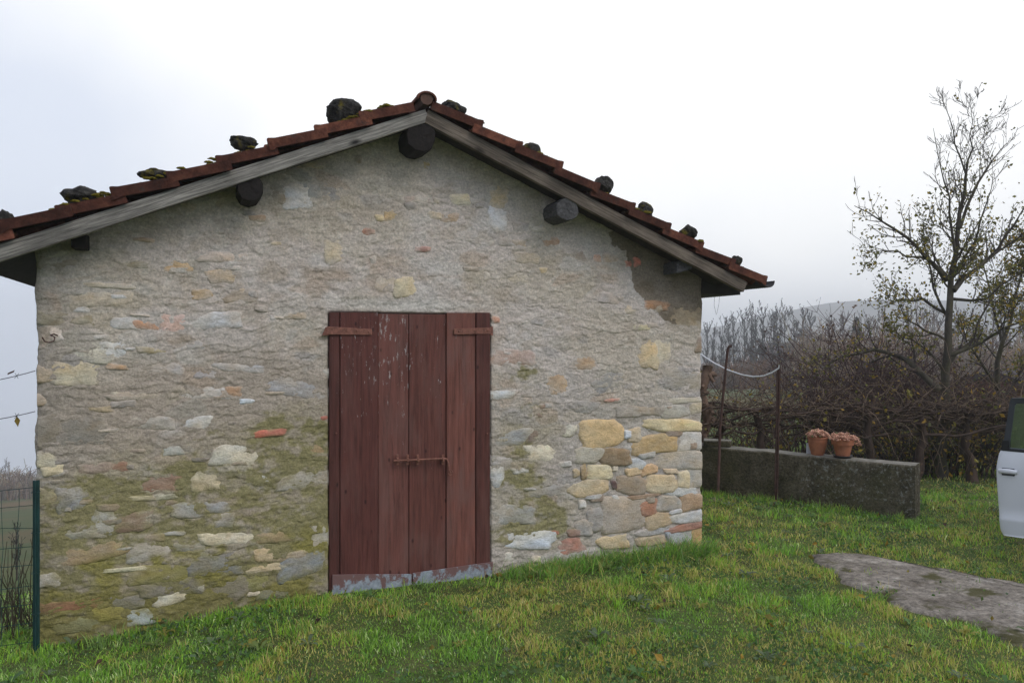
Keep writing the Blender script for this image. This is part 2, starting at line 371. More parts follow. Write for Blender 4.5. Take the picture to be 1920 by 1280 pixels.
# ------------------------------------------------------------------ stone shed
X0, X1 = -0.985, 4.03; XR = 1.49; ZR = 3.46; SL = 0.415            # wall ends, ridge, top edge of the barge boards, slope
D0x, D1x, DT, DB = 0.845, 2.068, 2.005, -0.03                       # the door
shed = thing('stone_shed', (1.5, YW, 0), 'small plastered rubble stone shed with tiled gable roof and red plank door', 'shed')
def roof_z(x): return ZR - SL * np.abs(x - XR)
NU, NV = 760, 500
s_ = np.linspace(-0.35, (X1 - X0) + 0.35, NU)
def wall_height(u, v):
    """relief of the plaster and of the stones it hides, metres towards the viewer; returns fine and coarse relief"""
    wu = u + 0.10 * (fbm(u * 3, v * 3, 5) - 0.5); wv = v + 0.07 * (fbm(u * 3, v * 3, 11) - 0.5)
    f1, f2, cid = worley(wu / 0.27, wv / 0.125, 3)
    bulge = sstep(0.0, 0.4, f2 - f1)
    coarse = 0.020 * (fbm(u * 1.1, v * 1.1, 2) - 0.5) + 0.003 * (cid - 0.5)
    low = sstep(1.1, 0.2, v + 0.25 * (fbm(u * 2, v * 2, 31) - 0.5))
    bare = sstep(2.6, 3.0, u + 0.35 * (fbm(u * 2.2, v * 2.2, 21) - 0.5)) * sstep(1.35, 1.05, v)
    fine = (0.0015 + 0.0025 * low + 0.004 * bare) * bulge
    s = np.mod(v * 8.0 + 2.6 * fbm(u * 1.7, v * 2.2, 8), 1.0)
    fine = fine + 0.0055 * (1 - s) * sstep(0.56, 0.66, fbm(u * 4.6, v * 6.5, 14)) * (1 - 0.6 * bare)
    s2 = np.mod(v * 17.0 + 3.0 * fbm(u * 3.1, v * 3.1, 18), 1.0)
    fine = fine + 0.0045 * (1 - s2) * sstep(0.54, 0.64, fbm(u * 6.5, v * 8.5, 24))
    fine = fine + 0.007 * (fbm(u * 9, v * 13, 4, 3) - 0.5) + 0.012 * (fbm(u * 30, v * 40, 6, 3) - 0.5)
    cr1 = np.exp(-((fbm(u * 3.4, v * 10.0, 71, 3) - 0.5) / 0.009) ** 2) * sstep(0.47, 0.60, fbm(u * 5.0, v * 6.0, 73))
    fine = fine - 0.007 * cr1
    coarse = coarse - 0.014 * bare
    door = sstep(-0.015, 0.015, u - D0x) * sstep(-0.015, 0.015, D1x - u) * sstep(0.015, -0.015, v - DT)
    return fine * (1 - door) - 0.09 * door, coarse, cid, bulge, bare
U = np.clip(X0 + s_, X0, X1)[:, None] * np.ones((1, NV))
tv = np.linspace(0, 1, NV)[None]
ZT = roof_z(U) - 0.02
V = -0.35 + (ZT + 0.35) * tv
fine, coarse, cid, bulge, bare = wall_height(U, V)
wrap_l = np.maximum(-s_, 0)[:, None]; wrap_r = np.maximum(s_ - (X1 - X0), 0)[:, None]
dist = np.minimum(U - X0, X1 - U)
rnd = -0.03 * np.exp(-dist / 0.025)                                  # worn corner
jl = 0.05 * (fbm(V * 3.2, V * 0 + 3, 3) - 0.5) + 0.03 * (fbm(V * 11, V * 0 + 7, 5) - 0.5)
PX = U + np.where(dist < 0.12, np.where(U < 1, 1, -1) * jl * (1 - dist / 0.12), 0)
PY = YW - (fine + coarse + rnd) + wrap_l + wrap_r
wall_P = np.stack([PX, PY, V], -1)
# colour of the plaster: measured tones, moss, damp, efflorescence
def blob(px, py, rx, ry, rot=0.0):
    c = onY(px, py); k = F / 5.9
    a = rad(rot); du = (U - c[0]); dv = (V - c[2])
    x = du * math.cos(a) + dv * math.sin(a); y = -du * math.sin(a) + dv * math.cos(a)
    return np.exp(-((x / (rx / k)) ** 2 + (y / (ry / k)) ** 2))
n1 = fbm(U * 2.3, V * 2.3, 40); n2 = fbm(U * 7, V * 9, 41); n3 = fbm(U * 22, V * 30, 42)
C = np.empty(U.shape + (3,)); C[:] = alb((160, 152, 146), None, 1.0)
def over(mask, c, sat=1.0): 
    global C
    mask = np.clip(mask, 0, 1)[..., None]; C = C * (1 - mask) + alb(c, None, sat) * mask
over(sstep(0.50, 0.68, n1) * 0.7, (150, 142, 130)); over(sstep(0.45, 0.3, n1) * 0.5, (163, 160, 158))
over(sstep(0.55, 0.68, n2) * 0.5, (140, 130, 118)); over(sstep(0.60, 0.72, n3) * 0.35, (172, 168, 160))
over(sstep(1.95, 1.45, V + 0.5 * (n1 - 0.5)) * sstep(1.7, 1.0, U) * 0.85, (134, 124, 113))
over(sstep(1.8, 1.0, V + 0.5 * (n1 - 0.5)) * sstep(1.5, 2.2, U) * 0.75, (140, 133, 126))
over(sstep(-0.55, -0.95, U + 0.3 * (n2 - 0.5)) * 0.6, (122, 116, 108))
tint = np.array([(150, 138, 118), (128, 124, 122), (148, 128, 108), (160, 155, 148), (138, 132, 120)])
ti = np.clip((cid * 5).astype(int), 0, 4)
showing = sstep(0.52, 0.66, fbm(U * 2.6, V * 3.4, 52) + 0.10 * sstep(1.4, 0.4, V)) * sstep(0.25, 0.6, bulge) * 0.55
C = C * (1 - showing[..., None]) + alb(tint[ti]) * showing[..., None]
over((blob(640, 520, 160, 40, 10) + blob(900, 610, 60, 60)) * 0.5 * sstep(0.35, 0.6, n2), (138, 120, 104))
over(blob(770, 572, 170, 12) * 0.8, (160, 157, 152))
# moss and green algae on the lower wall
mz = 1.05 * sstep(1.30, 0.55, V) * sstep(1.3, 0.6, U) + 0.9 * blob(560, 800, 130, 55) + 0.6 * blob(380, 930, 300, 120) + 0.9 * blob(990, 800, 80, 90) \
    + 0.8 * blob(960, 900, 70, 50) + 0.9 * blob(1010, 960, 100, 55) + 0.9 * blob(970, 1005, 80, 20) + 0.6 * blob(985, 700, 50, 22) + 0.8 * blob(1020, 990, 120, 30)
mz = np.minimum(mz, 1.05) * (1 - 0.5 * bare)
over(sstep(0.62, 1.30, mz * 0.62 + fbm(U * 5, V * 7.5, 61) * 0.55 + fbm(U * 17, V * 24, 67) * 0.42) * 0.55, (124, 116, 88), 0.9)
mp_ = sstep(1.02, 1.20, mz * 0.60 + fbm(U * 5.5, V * 9, 63) * 0.60 + fbm(U * 24, V * 34, 68) * 0.46)
over(mp_ * 0.80, (108, 103, 60), 0.85)
over(sstep(0.60, 0.76, fbm(U * 6, V * 9, 66) + 0.22 * sstep(0.5, 0.0, V) * sstep(1.2, 0.6, U)) * sstep(0.70, 0.25, V) * sstep(1.3, 0.7, U) * 0.75, (112, 106, 42), 0.9)
over(sstep(0.40, 0.0, V) * sstep(1.1, 0.3, U) * 0.35, (84, 78, 60))
# damp corner under the eave
dp = np.array([onY(*p)[[0, 2]] for p in ((1138, 437), (1160, 428), (1230, 455), (1325, 500), (1325, 606), (1262, 608), (1226, 584), (1190, 546), (1184, 520), (1176, 470), (1150, 464))])
ju = U + 0.05 * (n2 - 0.5); jv = V + 0.05 * (n3 - 0.5)
inside = np.zeros(U.shape, bool)
for i in range(len(dp)):
    (xa, ya), (xb, yb) = dp[i - 1], dp[i]
    cr_ = ((ya > jv) != (yb > jv)); inside ^= cr_ & (ju < (xb - xa) * (jv - ya) / (yb - ya + 1e-9) + xa)
over(inside * (0.92 + 0.3 * (n2 - 0.5)), (98, 89, 77))
over(bare * sstep(0.35, 0.6, n2) * 0.6, (146, 142, 136))
wall = MB().grid(wall_P, C).build('wall', M_PLASTER, shed, True)
tag(wall, 'plastered rubble gable wall, mossy towards the ground')

RS = random.Random(5)
STONES = """113 496 60 22 120 108 88;256 496 40 14 125 115 90;335 499 42 25 185 150 95;421 481 70 18 170 155 145;418 517 45 25 150 130 100;380 552 32 18 150 125 85
450 555 58 22 128 115 98;196 535 70 9 165 155 135;190 560 90 26 165 152 132;100 597 60 25 120 112 90;165 600 45 20 130 120 95;321 604 38 38 188 152 136
393 601 85 32 165 163 160;270 609 38 16 165 115 75;235 606 40 22 160 158 155;172 656 70 40 180 172 150;214 655 42 36 200 200 198;138 702 65 42 182 167 130;82 703 40 30 165 140 105
221 688 30 10 150 115 75;312 690 50 24 160 150 140;284 656 40 12 140 130 100;371 648 35 18 140 135 130;390 700 40 20 145 138 135;455 690 80 16 150 146 142;267 743 95 16 155 145 132
218 742 20 16 175 165 140;381 735 85 26 160 155 148;440 734 26 20 168 120 72;565 728 110 34 135 132 130 -14;462 752 22 10 190 195 195;184 767 50 10 140 122 85;92 810 42 50 108 102 90
155 810 74 52 110 104 92;370 793 42 22 195 192 185;503 812 45 13 165 85 65;280 793 70 24 145 138 125;607 784 12 10 160 85 65;70 750 22 20 160 140 115;79 862 40 28 185 178 150
96 881 30 18 195 180 140;443 851 62 34 203 195 174;325 844 28 18 150 152 145;185 877 60 18 135 110 92;220 875 30 22 125 90 72;302 902 62 38 125 92 75;385 902 38 36 178 160 122
496 900 26 18 185 185 178;576 898 80 28 145 138 128;588 846 56 24 138 112 78;139 935 50 42 122 122 124;104 930 45 30 135 125 95;355 954 50 30 140 136 128;407 950 40 20 128 128 128
269 934 42 9 165 155 120;310 930 38 14 155 150 125;156 997 60 26 140 135 122;199 979 40 45 145 143 138;250 977 55 35 118 95 78;164 1039 100 30 138 112 78 4;220 1026 20 20 150 130 95
276 1029 56 42 150 142 134;436 1009 84 20 203 193 168;420 977 34 24 135 128 118;512 1007 55 20 140 115 80;602 1001 34 44 165 158 152;359 1024 50 18 135 130 118;409 1054 80 50 110 108 108
499 1039 38 26 195 165 120;492 1065 60 13 203 176 130 5;546 1042 50 14 165 140 115 8;569 1057 70 40 112 115 120 14;235 1067 58 8 190 180 140;302 1074 90 34 116 108 40 6;92 1088 32 24 178 174 170
323 1118 50 26 208 198 172 14;299 1106 60 26 112 105 100;355 1095 40 30 105 98 92;430 1099 70 40 112 102 92;480 1090 40 30 118 112 45;121 1138 105 22 122 72 52;239 1127 50 24 115 110 105
205 1150 45 24 125 118 40;152 1170 80 26 105 105 70;261 1157 44 30 150 155 150;160 1205 40 10 150 140 125;479 1112 22 9 190 175 150;520 1112 60 20 105 105 95;374 1099 16 16 170 165 160
558 327 45 25 118 112 106;523 360 30 42 130 118 102;558 367 48 40 205 200 196;633 360 52 38 125 118 112;585 358 28 26 120 120 118;469 401 28 16 105 102 100;733 403 20 22 178 145 88
712 409 14 12 180 160 115;688 432 26 16 140 95 70;519 457 20 8 150 135 105;629 465 30 48 170 155 125;725 532 35 35 168 155 136;758 538 34 30 192 174 130;792 467 25 10 150 105 85;587 308 40 14 150 138 120
787 374 56 14 150 130 118;862 374 28 18 198 188 160;933 370 34 44 166 145 108;841 408 32 20 145 122 95;815 403 24 14 160 142 112;933 412 30 40 200 196 192;977 424 28 18 128 122 118;672 299 12 14 120 105 90
800 311 14 16 162 142 100;1032 453 34 18 145 115 90;990 483 42 20 160 145 122;1087 481 20 22 125 112 98;1119 483 14 14 175 135 110;1145 484 28 18 150 130 108;1178 494 12 12 185 105 75;1195 491 13 16 185 100 72
973 522 34 20 165 150 125;1018 507 14 12 170 150 110;1114 518 38 24 130 122 114;1143 556 42 22 145 135 128;1183 581 18 16 160 148 128;1230 573 48 18 152 110 72;929 599 14 12 182 120 85;1288 594 60 34 140 124 96
1204 613 36 10 160 150 105;962 670 76 26 150 118 98;1094 680 40 24 150 122 88;1216 661 34 50 186 162 114;1244 656 34 44 178 168 142;1048 718 38 42 158 124 76;1147 719 66 36 112 112 112;1280 712 78 36 132 125 112
1312 644 14 26 130 110 90;938 740 44 16 165 165 160;1097 761 42 22 125 120 112;1149 750 26 6 175 115 95;1186 771 60 20 130 122 110;1231 768 40 18 132 125 115;1281 750 70 10 170 158 130;1271 771 50 22 140 138 128
1307 765 24 20 150 140 115;956 819 64 28 130 130 128;998 817 28 26 98 82 75;1015 850 48 28 205 196 172;1067 806 24 22 185 180 160;1130 814 78 46 192 160 102;1192 816 24 22 165 145 110;1177 814 12 14 190 190 188
1269 797 98 22 203 183 132;1231 832 78 30 158 130 76 7;1297 827 42 32 176 166 150;1103 853 46 30 150 140 118;1153 855 56 28 112 92 60;1277 860 86 32 146 136 120;1215 853 30 10 145 140 130;982 880 36 12 178 178 174
931 890 22 36 180 182 182;943 863 44 20 150 140 130;1080 886 12 14 150 125 80;1094 883 10 26 140 115 70;1125 886 46 26 203 188 146;1154 878 10 9 180 170 150;1195 870 32 20 150 152 152;1189 884 28 14 192 166 124
1218 880 28 17 186 150 104;1258 883 24 8 175 155 125;1184 911 54 30 130 112 88;1240 907 52 32 178 156 114;1281 899 24 30 180 165 130;1302 898 34 34 140 135 125;1151 909 9 14 70 45 40;1277 921 60 16 150 155 160
1103 916 64 28 167 146 106;1031 919 70 22 130 125 118;1208 930 52 6 140 110 80;1254 942 40 26 140 132 122;1296 939 46 28 147 118 86;1217 950 34 28 142 92 60;1169 963 78 60 146 131 112;1092 945 13 13 195 185 170
1154 935 12 13 165 165 162;1235 975 48 28 154 131 94;1290 970 60 20 162 160 156;1266 958 20 7 185 182 178;959 965 76 38 135 132 126;990 1012 80 30 188 191 195;951 1044 24 16 198 188 166;1005 1047 16 12 180 170 150
1069 1022 42 28 147 92 70;1041 998 16 10 152 90 64;1079 999 28 12 125 95 80;1149 1016 52 22 172 150 105;1117 972 30 38 130 122 112;1287 988 66 12 130 85 65 6;1225 996 60 14 140 135 130;1277 1006 54 28 142 144 146
1308 1004 22 38 162 130 78;1218 1014 50 18 150 130 95;1094 990 30 28 132 125 115;620 700 30 16 150 148 140;1060 870 22 10 150 146 138;1020 762 16 9 120 92 70;1012 778 10 9 115 95 80;985 740 34 8 165 150 135;108 627 17 26 212 198 186"""
def sample(grid, u, v):
    i = np.clip(np.searchsorted(s_, u - X0), 1, NU - 2); return i
def stone_mesh(px, py, w, h, col, rot):
    c = onY(px, py); k = c is not None and (YW / (CS - (px - CX) / F * SN)) / F      # metres per pixel on the wall here
    a, b = w * k * 0.5 * 1.12 * 1.12, h * k * 0.5 * 1.12
    sd_ = RS.random() * 90; seg = 28; th = np.arange(seg) * 2 * math.pi / seg
    ex = RS.uniform(2.2, 4.5)
    fa = [0.0, 1.571, 3.142, 4.712]; cuts = [(q + RS.uniform(-0.22, 0.22), RS.uniform(0.84, 1.06)) for q in fa] + [(RS.uniform(0, 6.28), RS.uniform(0.88, 1.12)) for _ in range(3)]
    sup = np.full(seg, 1.35)
    for q, o_ in cuts:
        cq = np.cos(th - q); sup = np.minimum(sup, np.where(cq > 0.05, o_ / np.maximum(cq, 0.05), 9))
    nr = fbm(np.cos(th) * 2.2 + sd_, np.sin(th) * 2.2 + sd_, 3, 4)
    sup = sup * (0.82 + 0.36 * nr)
    small = min(a, b); barez = float(wall_height(np.array([[c[0]]]), np.array([[c[2]]]))[4][0, 0])
    fr = np.array([0.0, 0.45, 0.78, 0.95, 1.08, 1.16]); dp_ = np.array([0.0, 0.0, -0.001, -0.0035, -0.012, -0.035]) * barez + np.array([0.0, -0.0010, -0.0035, -0.0065, -0.0105, -0.030]) * (1 - barez)
    A = rad(rot + RS.uniform(-4, 4))
    x = fr[:, None] * sup * a * np.cos(th); y = fr[:, None] * sup * b * np.sin(th)
    u = c[0] + x * math.cos(A) - y * math.sin(A); v = c[2] + x * math.sin(A) + y * math.cos(A)
    if c[2] < DT: u = np.where(c[0] < XR, np.minimum(u, D0x - 0.003), np.maximum(u, D1x + 0.003)) if abs(c[0] - XR) < 1.4 else u
    u = np.clip(u, X0 + 0.006, X1 - 0.012)
    fi, co, _, _, br = wall_height(np.array([[c[0]]]), np.array([[c[2]]]))
    base = float(co[0, 0]) + 0.0062 + 0.0125 * float(br[0, 0]) + RS.uniform(-0.002, 0.003) + (0.0025 if max(col) > 180 or min(w, h) < 14 else 0) + 0.0015 * (low_of(c[2]))
    tilt = (u - c[0]) * RS.uniform(-0.05, 0.05) + (v - c[2]) * RS.uniform(-0.06, 0.03)
    hgt = base + tilt + dp_[:, None] * (min(1.0, small / 0.03) if barez > 0.5 else 1.0) + 0.010 * (fbm(u * 19 + sd_, v * 27, 5, 3) - 0.5)
    P = np.stack([u, YW - hgt, v], -1)
    base_c = alb(col); cc = np.empty(P.shape)
    mot = fbm(u * 16 + sd_, v * 20, 8, 3)[..., None]
    cc[:] = base_c * (0.80 + 0.42 * mot)
    warm = fbm(u * 8 + sd_, v * 11, 13, 2)[..., None]
    cc = cc * (1 + (warm - 0.5) * np.array((0.25, 0.04, -0.30)))
    iu = np.clip(np.searchsorted(s_, u - X0), 0, NU - 1); iv = np.clip(((v + 0.35) / (roof_z(u) - 0.02 + 0.35) * (NV - 1)).astype(int), 0, NV - 1)
    edge = fr[:, None] ** 3; k_ = np.clip(0.24 + 0.16 * low_of(c[2]) * (c[0] < 1.4) + 0.34 * edge + 1.9 * (fbm(u * 24 + sd_, v * 30, 17, 3) - 0.5) * (0.35 + 0.65 * edge), 0, 0.85)[..., None] * (1 - 0.6 * float(br[0, 0])) * (0.6 if max(col) > 185 else 1.0)
    cc = cc * (1 - k_) + C[iu, iv] * k_
    return MB().grid(P, np.clip(cc, 0.005, 0.8), closed=True)
def low_of(z): return float(sstep(1.2, 0.3, z))
for line in STONES.replace('\n', ';').split(';'):
    f_ = [float(q) for q in line.split()]
    stone_mesh(f_[0], f_[1], f_[2], f_[3], f_[4:7], f_[7] if len(f_) > 7 else 0).build('stone', M_STONE, wall, True)
# small, weakly showing stones all over the plaster
PAL = [(150, 132, 108), (128, 122, 116), (160, 150, 136), (140, 118, 96), (170, 165, 158), (122, 112, 100)]
cnt = 0
while cnt < 60:
    px, py = RS.uniform(80, 1300), RS.uniform(300, 1080)
    p = onY(px, py)
    if p[2] > roof_z(p[0]) - 0.2 or (D0x - 0.1 < p[0] < D1x + 0.1 and p[2] < DT + 0.1) or p[2] < 0.15: continue
    cc = PAL[RS.randrange(6)]; f2_ = 0.9 if py > 760 else 1.02
    stone_mesh(px, py, RS.uniform(10, 34), RS.uniform(5, 14), [q * f2_ for q in cc], 0).build('stone', M_STONE, wall, True)
    cnt += 1

# side and back walls
DEPTH = 3.5
sw = MB().box((X0 + 0.03, YW + 0.3, -0.6), (X0 + 0.45, YW + DEPTH, roof_z(X0) - 0.02)); sw.build('side_wall', simple('side_plaster', alb((135, 128, 118)), 0.95, 0.3, 7, 0.8), shed)
MB().box((X1 - 0.45, YW + 0.3, -0.6), (X1 - 0.03, YW + DEPTH, roof_z(X1) - 0.02)).build('side_wall', bpy.data.materials['side_plaster'], shed)
bo = [(X0 + 0.05, YW + DEPTH - 0.3, -0.6), (X1 - 0.05, YW + DEPTH - 0.3, -0.6), (X1 - 0.05, YW + DEPTH - 0.3, roof_z(X1) - .05), (XR, YW + DEPTH - 0.3, ZR - .05), (X0 + 0.05, YW + DEPTH - 0.3, roof_z(X0) - .05)]
MB().prism(bo, (0, 0.28, 0)).build('back_wall', bpy.data.materials['side_plaster'], shed)

# roof: barge boards, beams, tiles
def slope_frame(side, x_off, up, y):
    """point at horizontal distance x_off from the ridge on one side, raised by up at right angles to the slope"""
    nx, nz_ = SL / math.hypot(1, SL), 1 / math.hypot(1, SL)
    return np.array((XR + side * (x_off + up * nx), y, ZR - SL * x_off + up * nz_))
roof = MB()
for sd_ in (-1, 1):
    lo, hi = 0.02, (2.78 if sd_ > 0 else 2.90)
    o = [slope_frame(sd_, lo, -0.055, YB + 0.06), slope_frame(sd_, hi - 0.1, -0.055, YB + 0.06), slope_frame(sd_, hi - 0.1, 0.005, YB + 0.06), slope_frame(sd_, lo, 0.005, YB + 0.06)]
    roof.prism(o, (0, DEPTH + 0.3, 0))
roof_ob = roof.build('roof', wood_material('dark_roof_boards', np.array((0.012, 0.009, 0.008)), np.array((0.06, 0.045, 0.036)), (3, 3, 3), 10), shed)
def barge(side, x_a, x_b, w0, w1, m, lab):
    n = 40; xs = np.linspace(x_a, x_b, n); mb = MB()
    wob = 0.006 * (fbm(xs * 2.5, xs * 0 + side, 3) - 0.5); wd = np.linspace(w0, w1, n) + 0.006 * (fbm(xs * 5, xs * 0 + 2, 7) - 0.5)
    P = []
    for i in range(n):
        t = 0.005 + wob[i]
        a = slope_frame(side, xs[i], t, YB); b = slope_frame(side, xs[i], t - wd[i], YB)
        b[1] += 0.004; c = b + (0, 0.042, 0); d = a + (0, 0.042, 0)
        P.append([a, (a * 2 + b) / 3 - (0, 0.003, 0), (a + 2 * b) / 3 - (0, 0.003, 0), b, c, d])
    P = np.array(P); mb.grid(P, closed=True); k = 6 * (n - 1)
    mb.n.append(list(range(6))[::-1]); mb.n.append([k + i for i in range(6)])
    return tag(mb.build('barge_board', m, shed, False, 0.004), lab)
barge(-1, 0.008, 2.86, 0.088, 0.098, M_BARGE, 'silvery grey weathered barge board')
barge(1, 0.012, 2.80, 0.098, 0.092, M_BARGE_R, 'brown grey weathered barge board')
def log(px, py, r, y0, m, lab, flat=1.0, sides=11, rot=0.3):
    c = onY(px, py, y0); rs = np.random.RandomState(int(px)); a = np.arange(sides) * 2 * math.pi / sides + rot
    rr = r * (1 + 0.13 * (rs.rand(sides) - 0.5)); P = []
    for yy, k in ((0, 0.0), (0.0, 0.55), (0.0, 0.95), (0.012, 1.0), (0.10, 1.02), (0.2, 1.0), (0.8, 1.0)):
        P.append(np.stack([c[0] + rr * k * np.cos(a), np.full(sides, y0 + yy) + 0.006 * (rs.rand(sides) - 0.5), c[2] + rr * k * np.sin(a) * flat], -1))
    return tag(MB().grid(np.array(P), closed=True).build('beam', m, shed, False), lab)
log(790, 254, 0.112, YB + 0.012, M_BEAM, 'dark ridge beam end under the apex', 1.05)
log(470, 351, 0.088, YB + 0.02, M_BEAM, 'dark rounded beam end left of the apex', 1.12, 10)
log(1064, 393, 0.098, YB + 0.01, M_BEAM_GREY, 'grey cracked log end right of the apex', 0.92, 13)
c3 = onY(147, 451, YB + 0.1); MB().box(c3 - (0.042, 0, 0.045), c3 + (0.042, 0.5, 0.05)).build('beam', M_BEAM, shed, False, 0.006)
c5 = onY(1284, 497, YB + 0.06); fr5 = lambda v: (v @ np.array([[1, 0, 0.0], [0, 1, 0], [-0.1, 0, 1]])) + c5
MB().box((-0.075, 0, -0.050), (0.075, 0.55, 0.045), lambda v: np.stack([v[:, 0], v[:, 1], v[:, 2] + 0.28 * v[:, 0]], -1) + c5).build('beam', M_BEAM_GREY, shed, False, 0.008)
# one interlocking clay tile, length along x (down the slope), width along y
def tile_mesh():
    TL, TW = 0.40, 0.232; y = np.linspace(0, TW, 15)
    top = 0.034 + 0.010 * np.cos(y / TW * 4 * math.pi); bot = top - 0.016
    top[:2] = (0.058, 0.056); top[-1] = 0.030; bot[:2] = (-0.006, 0.016)
    xs = [0.0, 0.02, TL - 0.05, TL - 0.022, TL - 0.008, TL]; lift = [0, 0, 0, 0.006, 0.008, 0.002]
    P = np.array([np.vstack([np.stack([np.full(15, x), y, top + l], -1), np.stack([np.full(15, x), y, bot - (0.012 if x > TL - 0.03 else 0)], -1)[::-1]]) for x, l in zip(xs, lift)])
    mb = MB().grid(P, closed=True); k = 30 * 5
    mb.n.append(list(range(30))[::-1]); mb.n.append([k + i for i in range(30)])
    return mb.mesh('roof_tile', False)
TILE = tile_mesh(); TILE.materials.append(M_TILE)
rt = np.random.RandomState(3)
sl_a = math.atan(SL); PITCH = {-1: 0.305, 1: 0.32}; START = {-1: 0.15, 1: 0.06}
NCOL = 15; TV = np.empty(len(TILE.vertices) * 3, np.float32); TILE.vertices.foreach_get('co', TV); TV = TV.reshape(-1, 3)
TPOLY = [list(p.vertices) for p in TILE.polygons]; rest = MB()
def tile_matrix(side, row, col):
    low_end = START[side] + PITCH[side] * (row + 1) + rt.uniform(-0.012, 0.012)
    ang_ = sl_a - 0.112 + rt.uniform(-0.022, 0.022)
    ca, sa = math.cos(ang_), math.sin(ang_)
    o = slope_frame(side, low_end, 0.058 + rt.uniform(-0.009, 0.012), YB - 0.035 + col * 0.215 + rt.uniform(-0.018, 0.012))
    xa = Vector((side * ca, 0, -sa)); za = Vector((side * sa, 0, ca)); ya = Vector((0, 1, 0))
    m3 = Matrix((xa, ya, za)).transposed().to_4x4()
    return Matrix.Translation(Vector(o)) @ m3 @ Matrix.Translation((-0.40, 0, 0))
for side in (-1, 1):
    for row in range(9):
        for col in range(NCOL):
            if side == 1 and row == 8 and col > 11: pass
            mw = tile_matrix(side, row, col)
            if col < 2 or row == 8:
                o = bpy.data.objects.new('roof_tile', TILE); COL.objects.link(o); o.parent = roof_ob; o.matrix_local = mw
            else:
                A_ = np.array(mw); rest.add(TV @ A_[:3, :3].T + A_[:3, 3], ng=TPOLY)
tag(rest.build('roof_tile_field', M_TILE, roof_ob), kind='stuff')
rm = np.random.RandomState(9); mo = MB()
def moss_blob(side, xo, y, r):
    c = slope_frame(side, xo, 0.106 + rm.uniform(-0.008, 0.004), y); P = []
    for ph in np.linspace(0.0, 1.9, 5):
        P.append([c + r * np.array((1.5 * math.sin(ph) * math.cos(t), 1.1 * math.sin(ph) * math.sin(t), 0.62 * math.cos(ph))) * rm.uniform(0.72, 1.2) for t in np.arange(8) * math.pi / 4])
    mo.grid(np.array(P), closed=True)
for side, a_, b_, n in ((-1, 0.2, 0.62, 26), (-1, 1.15, 1.42, 18), (-1, 1.5, 1.9, 10), (-1, 2.0, 2.32, 30), (-1, 2.4, 2.9, 14), (1, 0.2, 0.4, 8), (1, 0.6, 0.95, 16), (1, 1.2, 1.8, 10), (1, 2.2, 2.9, 22)):
    for _ in range(n): moss_blob(side, rm.uniform(a_, b_), YB - 0.03 + abs(rm.randn()) * 0.10, rm.uniform(0.010, 0.026))
def moss_material():
    m = Mat('yellow_moss', 0.98, 0.05); n = m.noise(60, 5, 0.75); m.color(m.ramp(n, [(0.3, (0.045, 0.038, 0.008)), (0.5, (0.13, 0.105, 0.014)), (0.75, (0.24, 0.185, 0.025))])); m.bump(n, 1.0, 0.01); return m.m
tag(mo.build('moss', moss_material(), roof_ob, True), kind='stuff')
# half-round ridge tiles
def ridge_mesh():
    n = 13; a = np.linspace(-0.15, math.pi + 0.15, n); P = []
    for y, k in ((0, 1.0), (0.03, 1.06), (0.06, 1.0), (0.40, 0.9)):
        P.append(np.vstack([np.stack([0.072 * k * np.cos(a), np.full(n, y), 0.054 * k * np.sin(a)], -1), np.stack([0.060 * k * np.cos(a), np.full(n, y), 0.042 * k * np.sin(a)], -1)[::-1]]))
    mb = MB().grid(np.array(P), closed=True); mb.n.append(list(range(26))[::-1]); mb.n.append([78 + i for i in range(26)]); return mb.mesh('ridge_tile', False)
RID = ridge_mesh(); RID.materials.append(M_TILE)
for i in range(10):
    o = bpy.data.objects.new('ridge_tile', RID); COL.objects.link(o); o.parent = roof_ob
    o.matrix_local = Matrix.Translation((XR - 0.01 + rt.uniform(-.008, .008), YB - 0.05 + i * 0.36, ZR + 0.065 + rt.uniform(-.004, .004))) @ Matrix.Rotation(rt.uniform(-.03, .03), 4, 'Y') @ Matrix.Rotation(0.03, 4, 'X')
MB().tube([(XR - 0.01, YB - 0.038, ZR + 0.068), (XR - 0.01, YW + DEPTH - 0.1, ZR + 0.07)], 0.047, 9).build('ridge_mortar', simple('ridge_mortar', (0.11, 0.062, 0.045), 0.95, 0.3, 20, 0.5), roof_ob)
# gutter along the right eave and its loose wires
gy = np.linspace(YB - 0.02, YW + DEPTH, 16); ga = np.linspace(math.pi - 0.1, 2 * math.pi + 0.1, 11); gc = np.array((4.50, 2.315))
GP = np.array([np.vstack([np.stack([gc[0] + 0.062 * np.cos(ga), np.full(11, y), gc[1] + 0.055 * np.sin(ga)], -1), np.stack([gc[0] + 0.058 * np.cos(ga), np.full(11, y), gc[1] + 0.051 * np.sin(ga)], -1)[::-1]]) for y in gy])
gb = MB().grid(GP, closed=True); gb.n.append(list(range(22))[::-1])
gb.box((3.98, YB + 0.30, 2.215), (4.45, YW + DEPTH, 2.33))
gb.build('gutter', simple('dark_gutter_metal', (0.032, 0.026, 0.024), 0.6, 0.3, 12, 0.2), shed)
for (pa, pb, pc) in (((1340, 553), (1339, 572), (1343, 590)), ((1349, 551), (1348, 570), (1344, 588))):
    MB().tube([onY(*q, 6.3) for q in (pa, pb, pc)], 0.0016, 4).build('wire', M_RUSTPOST, shed)

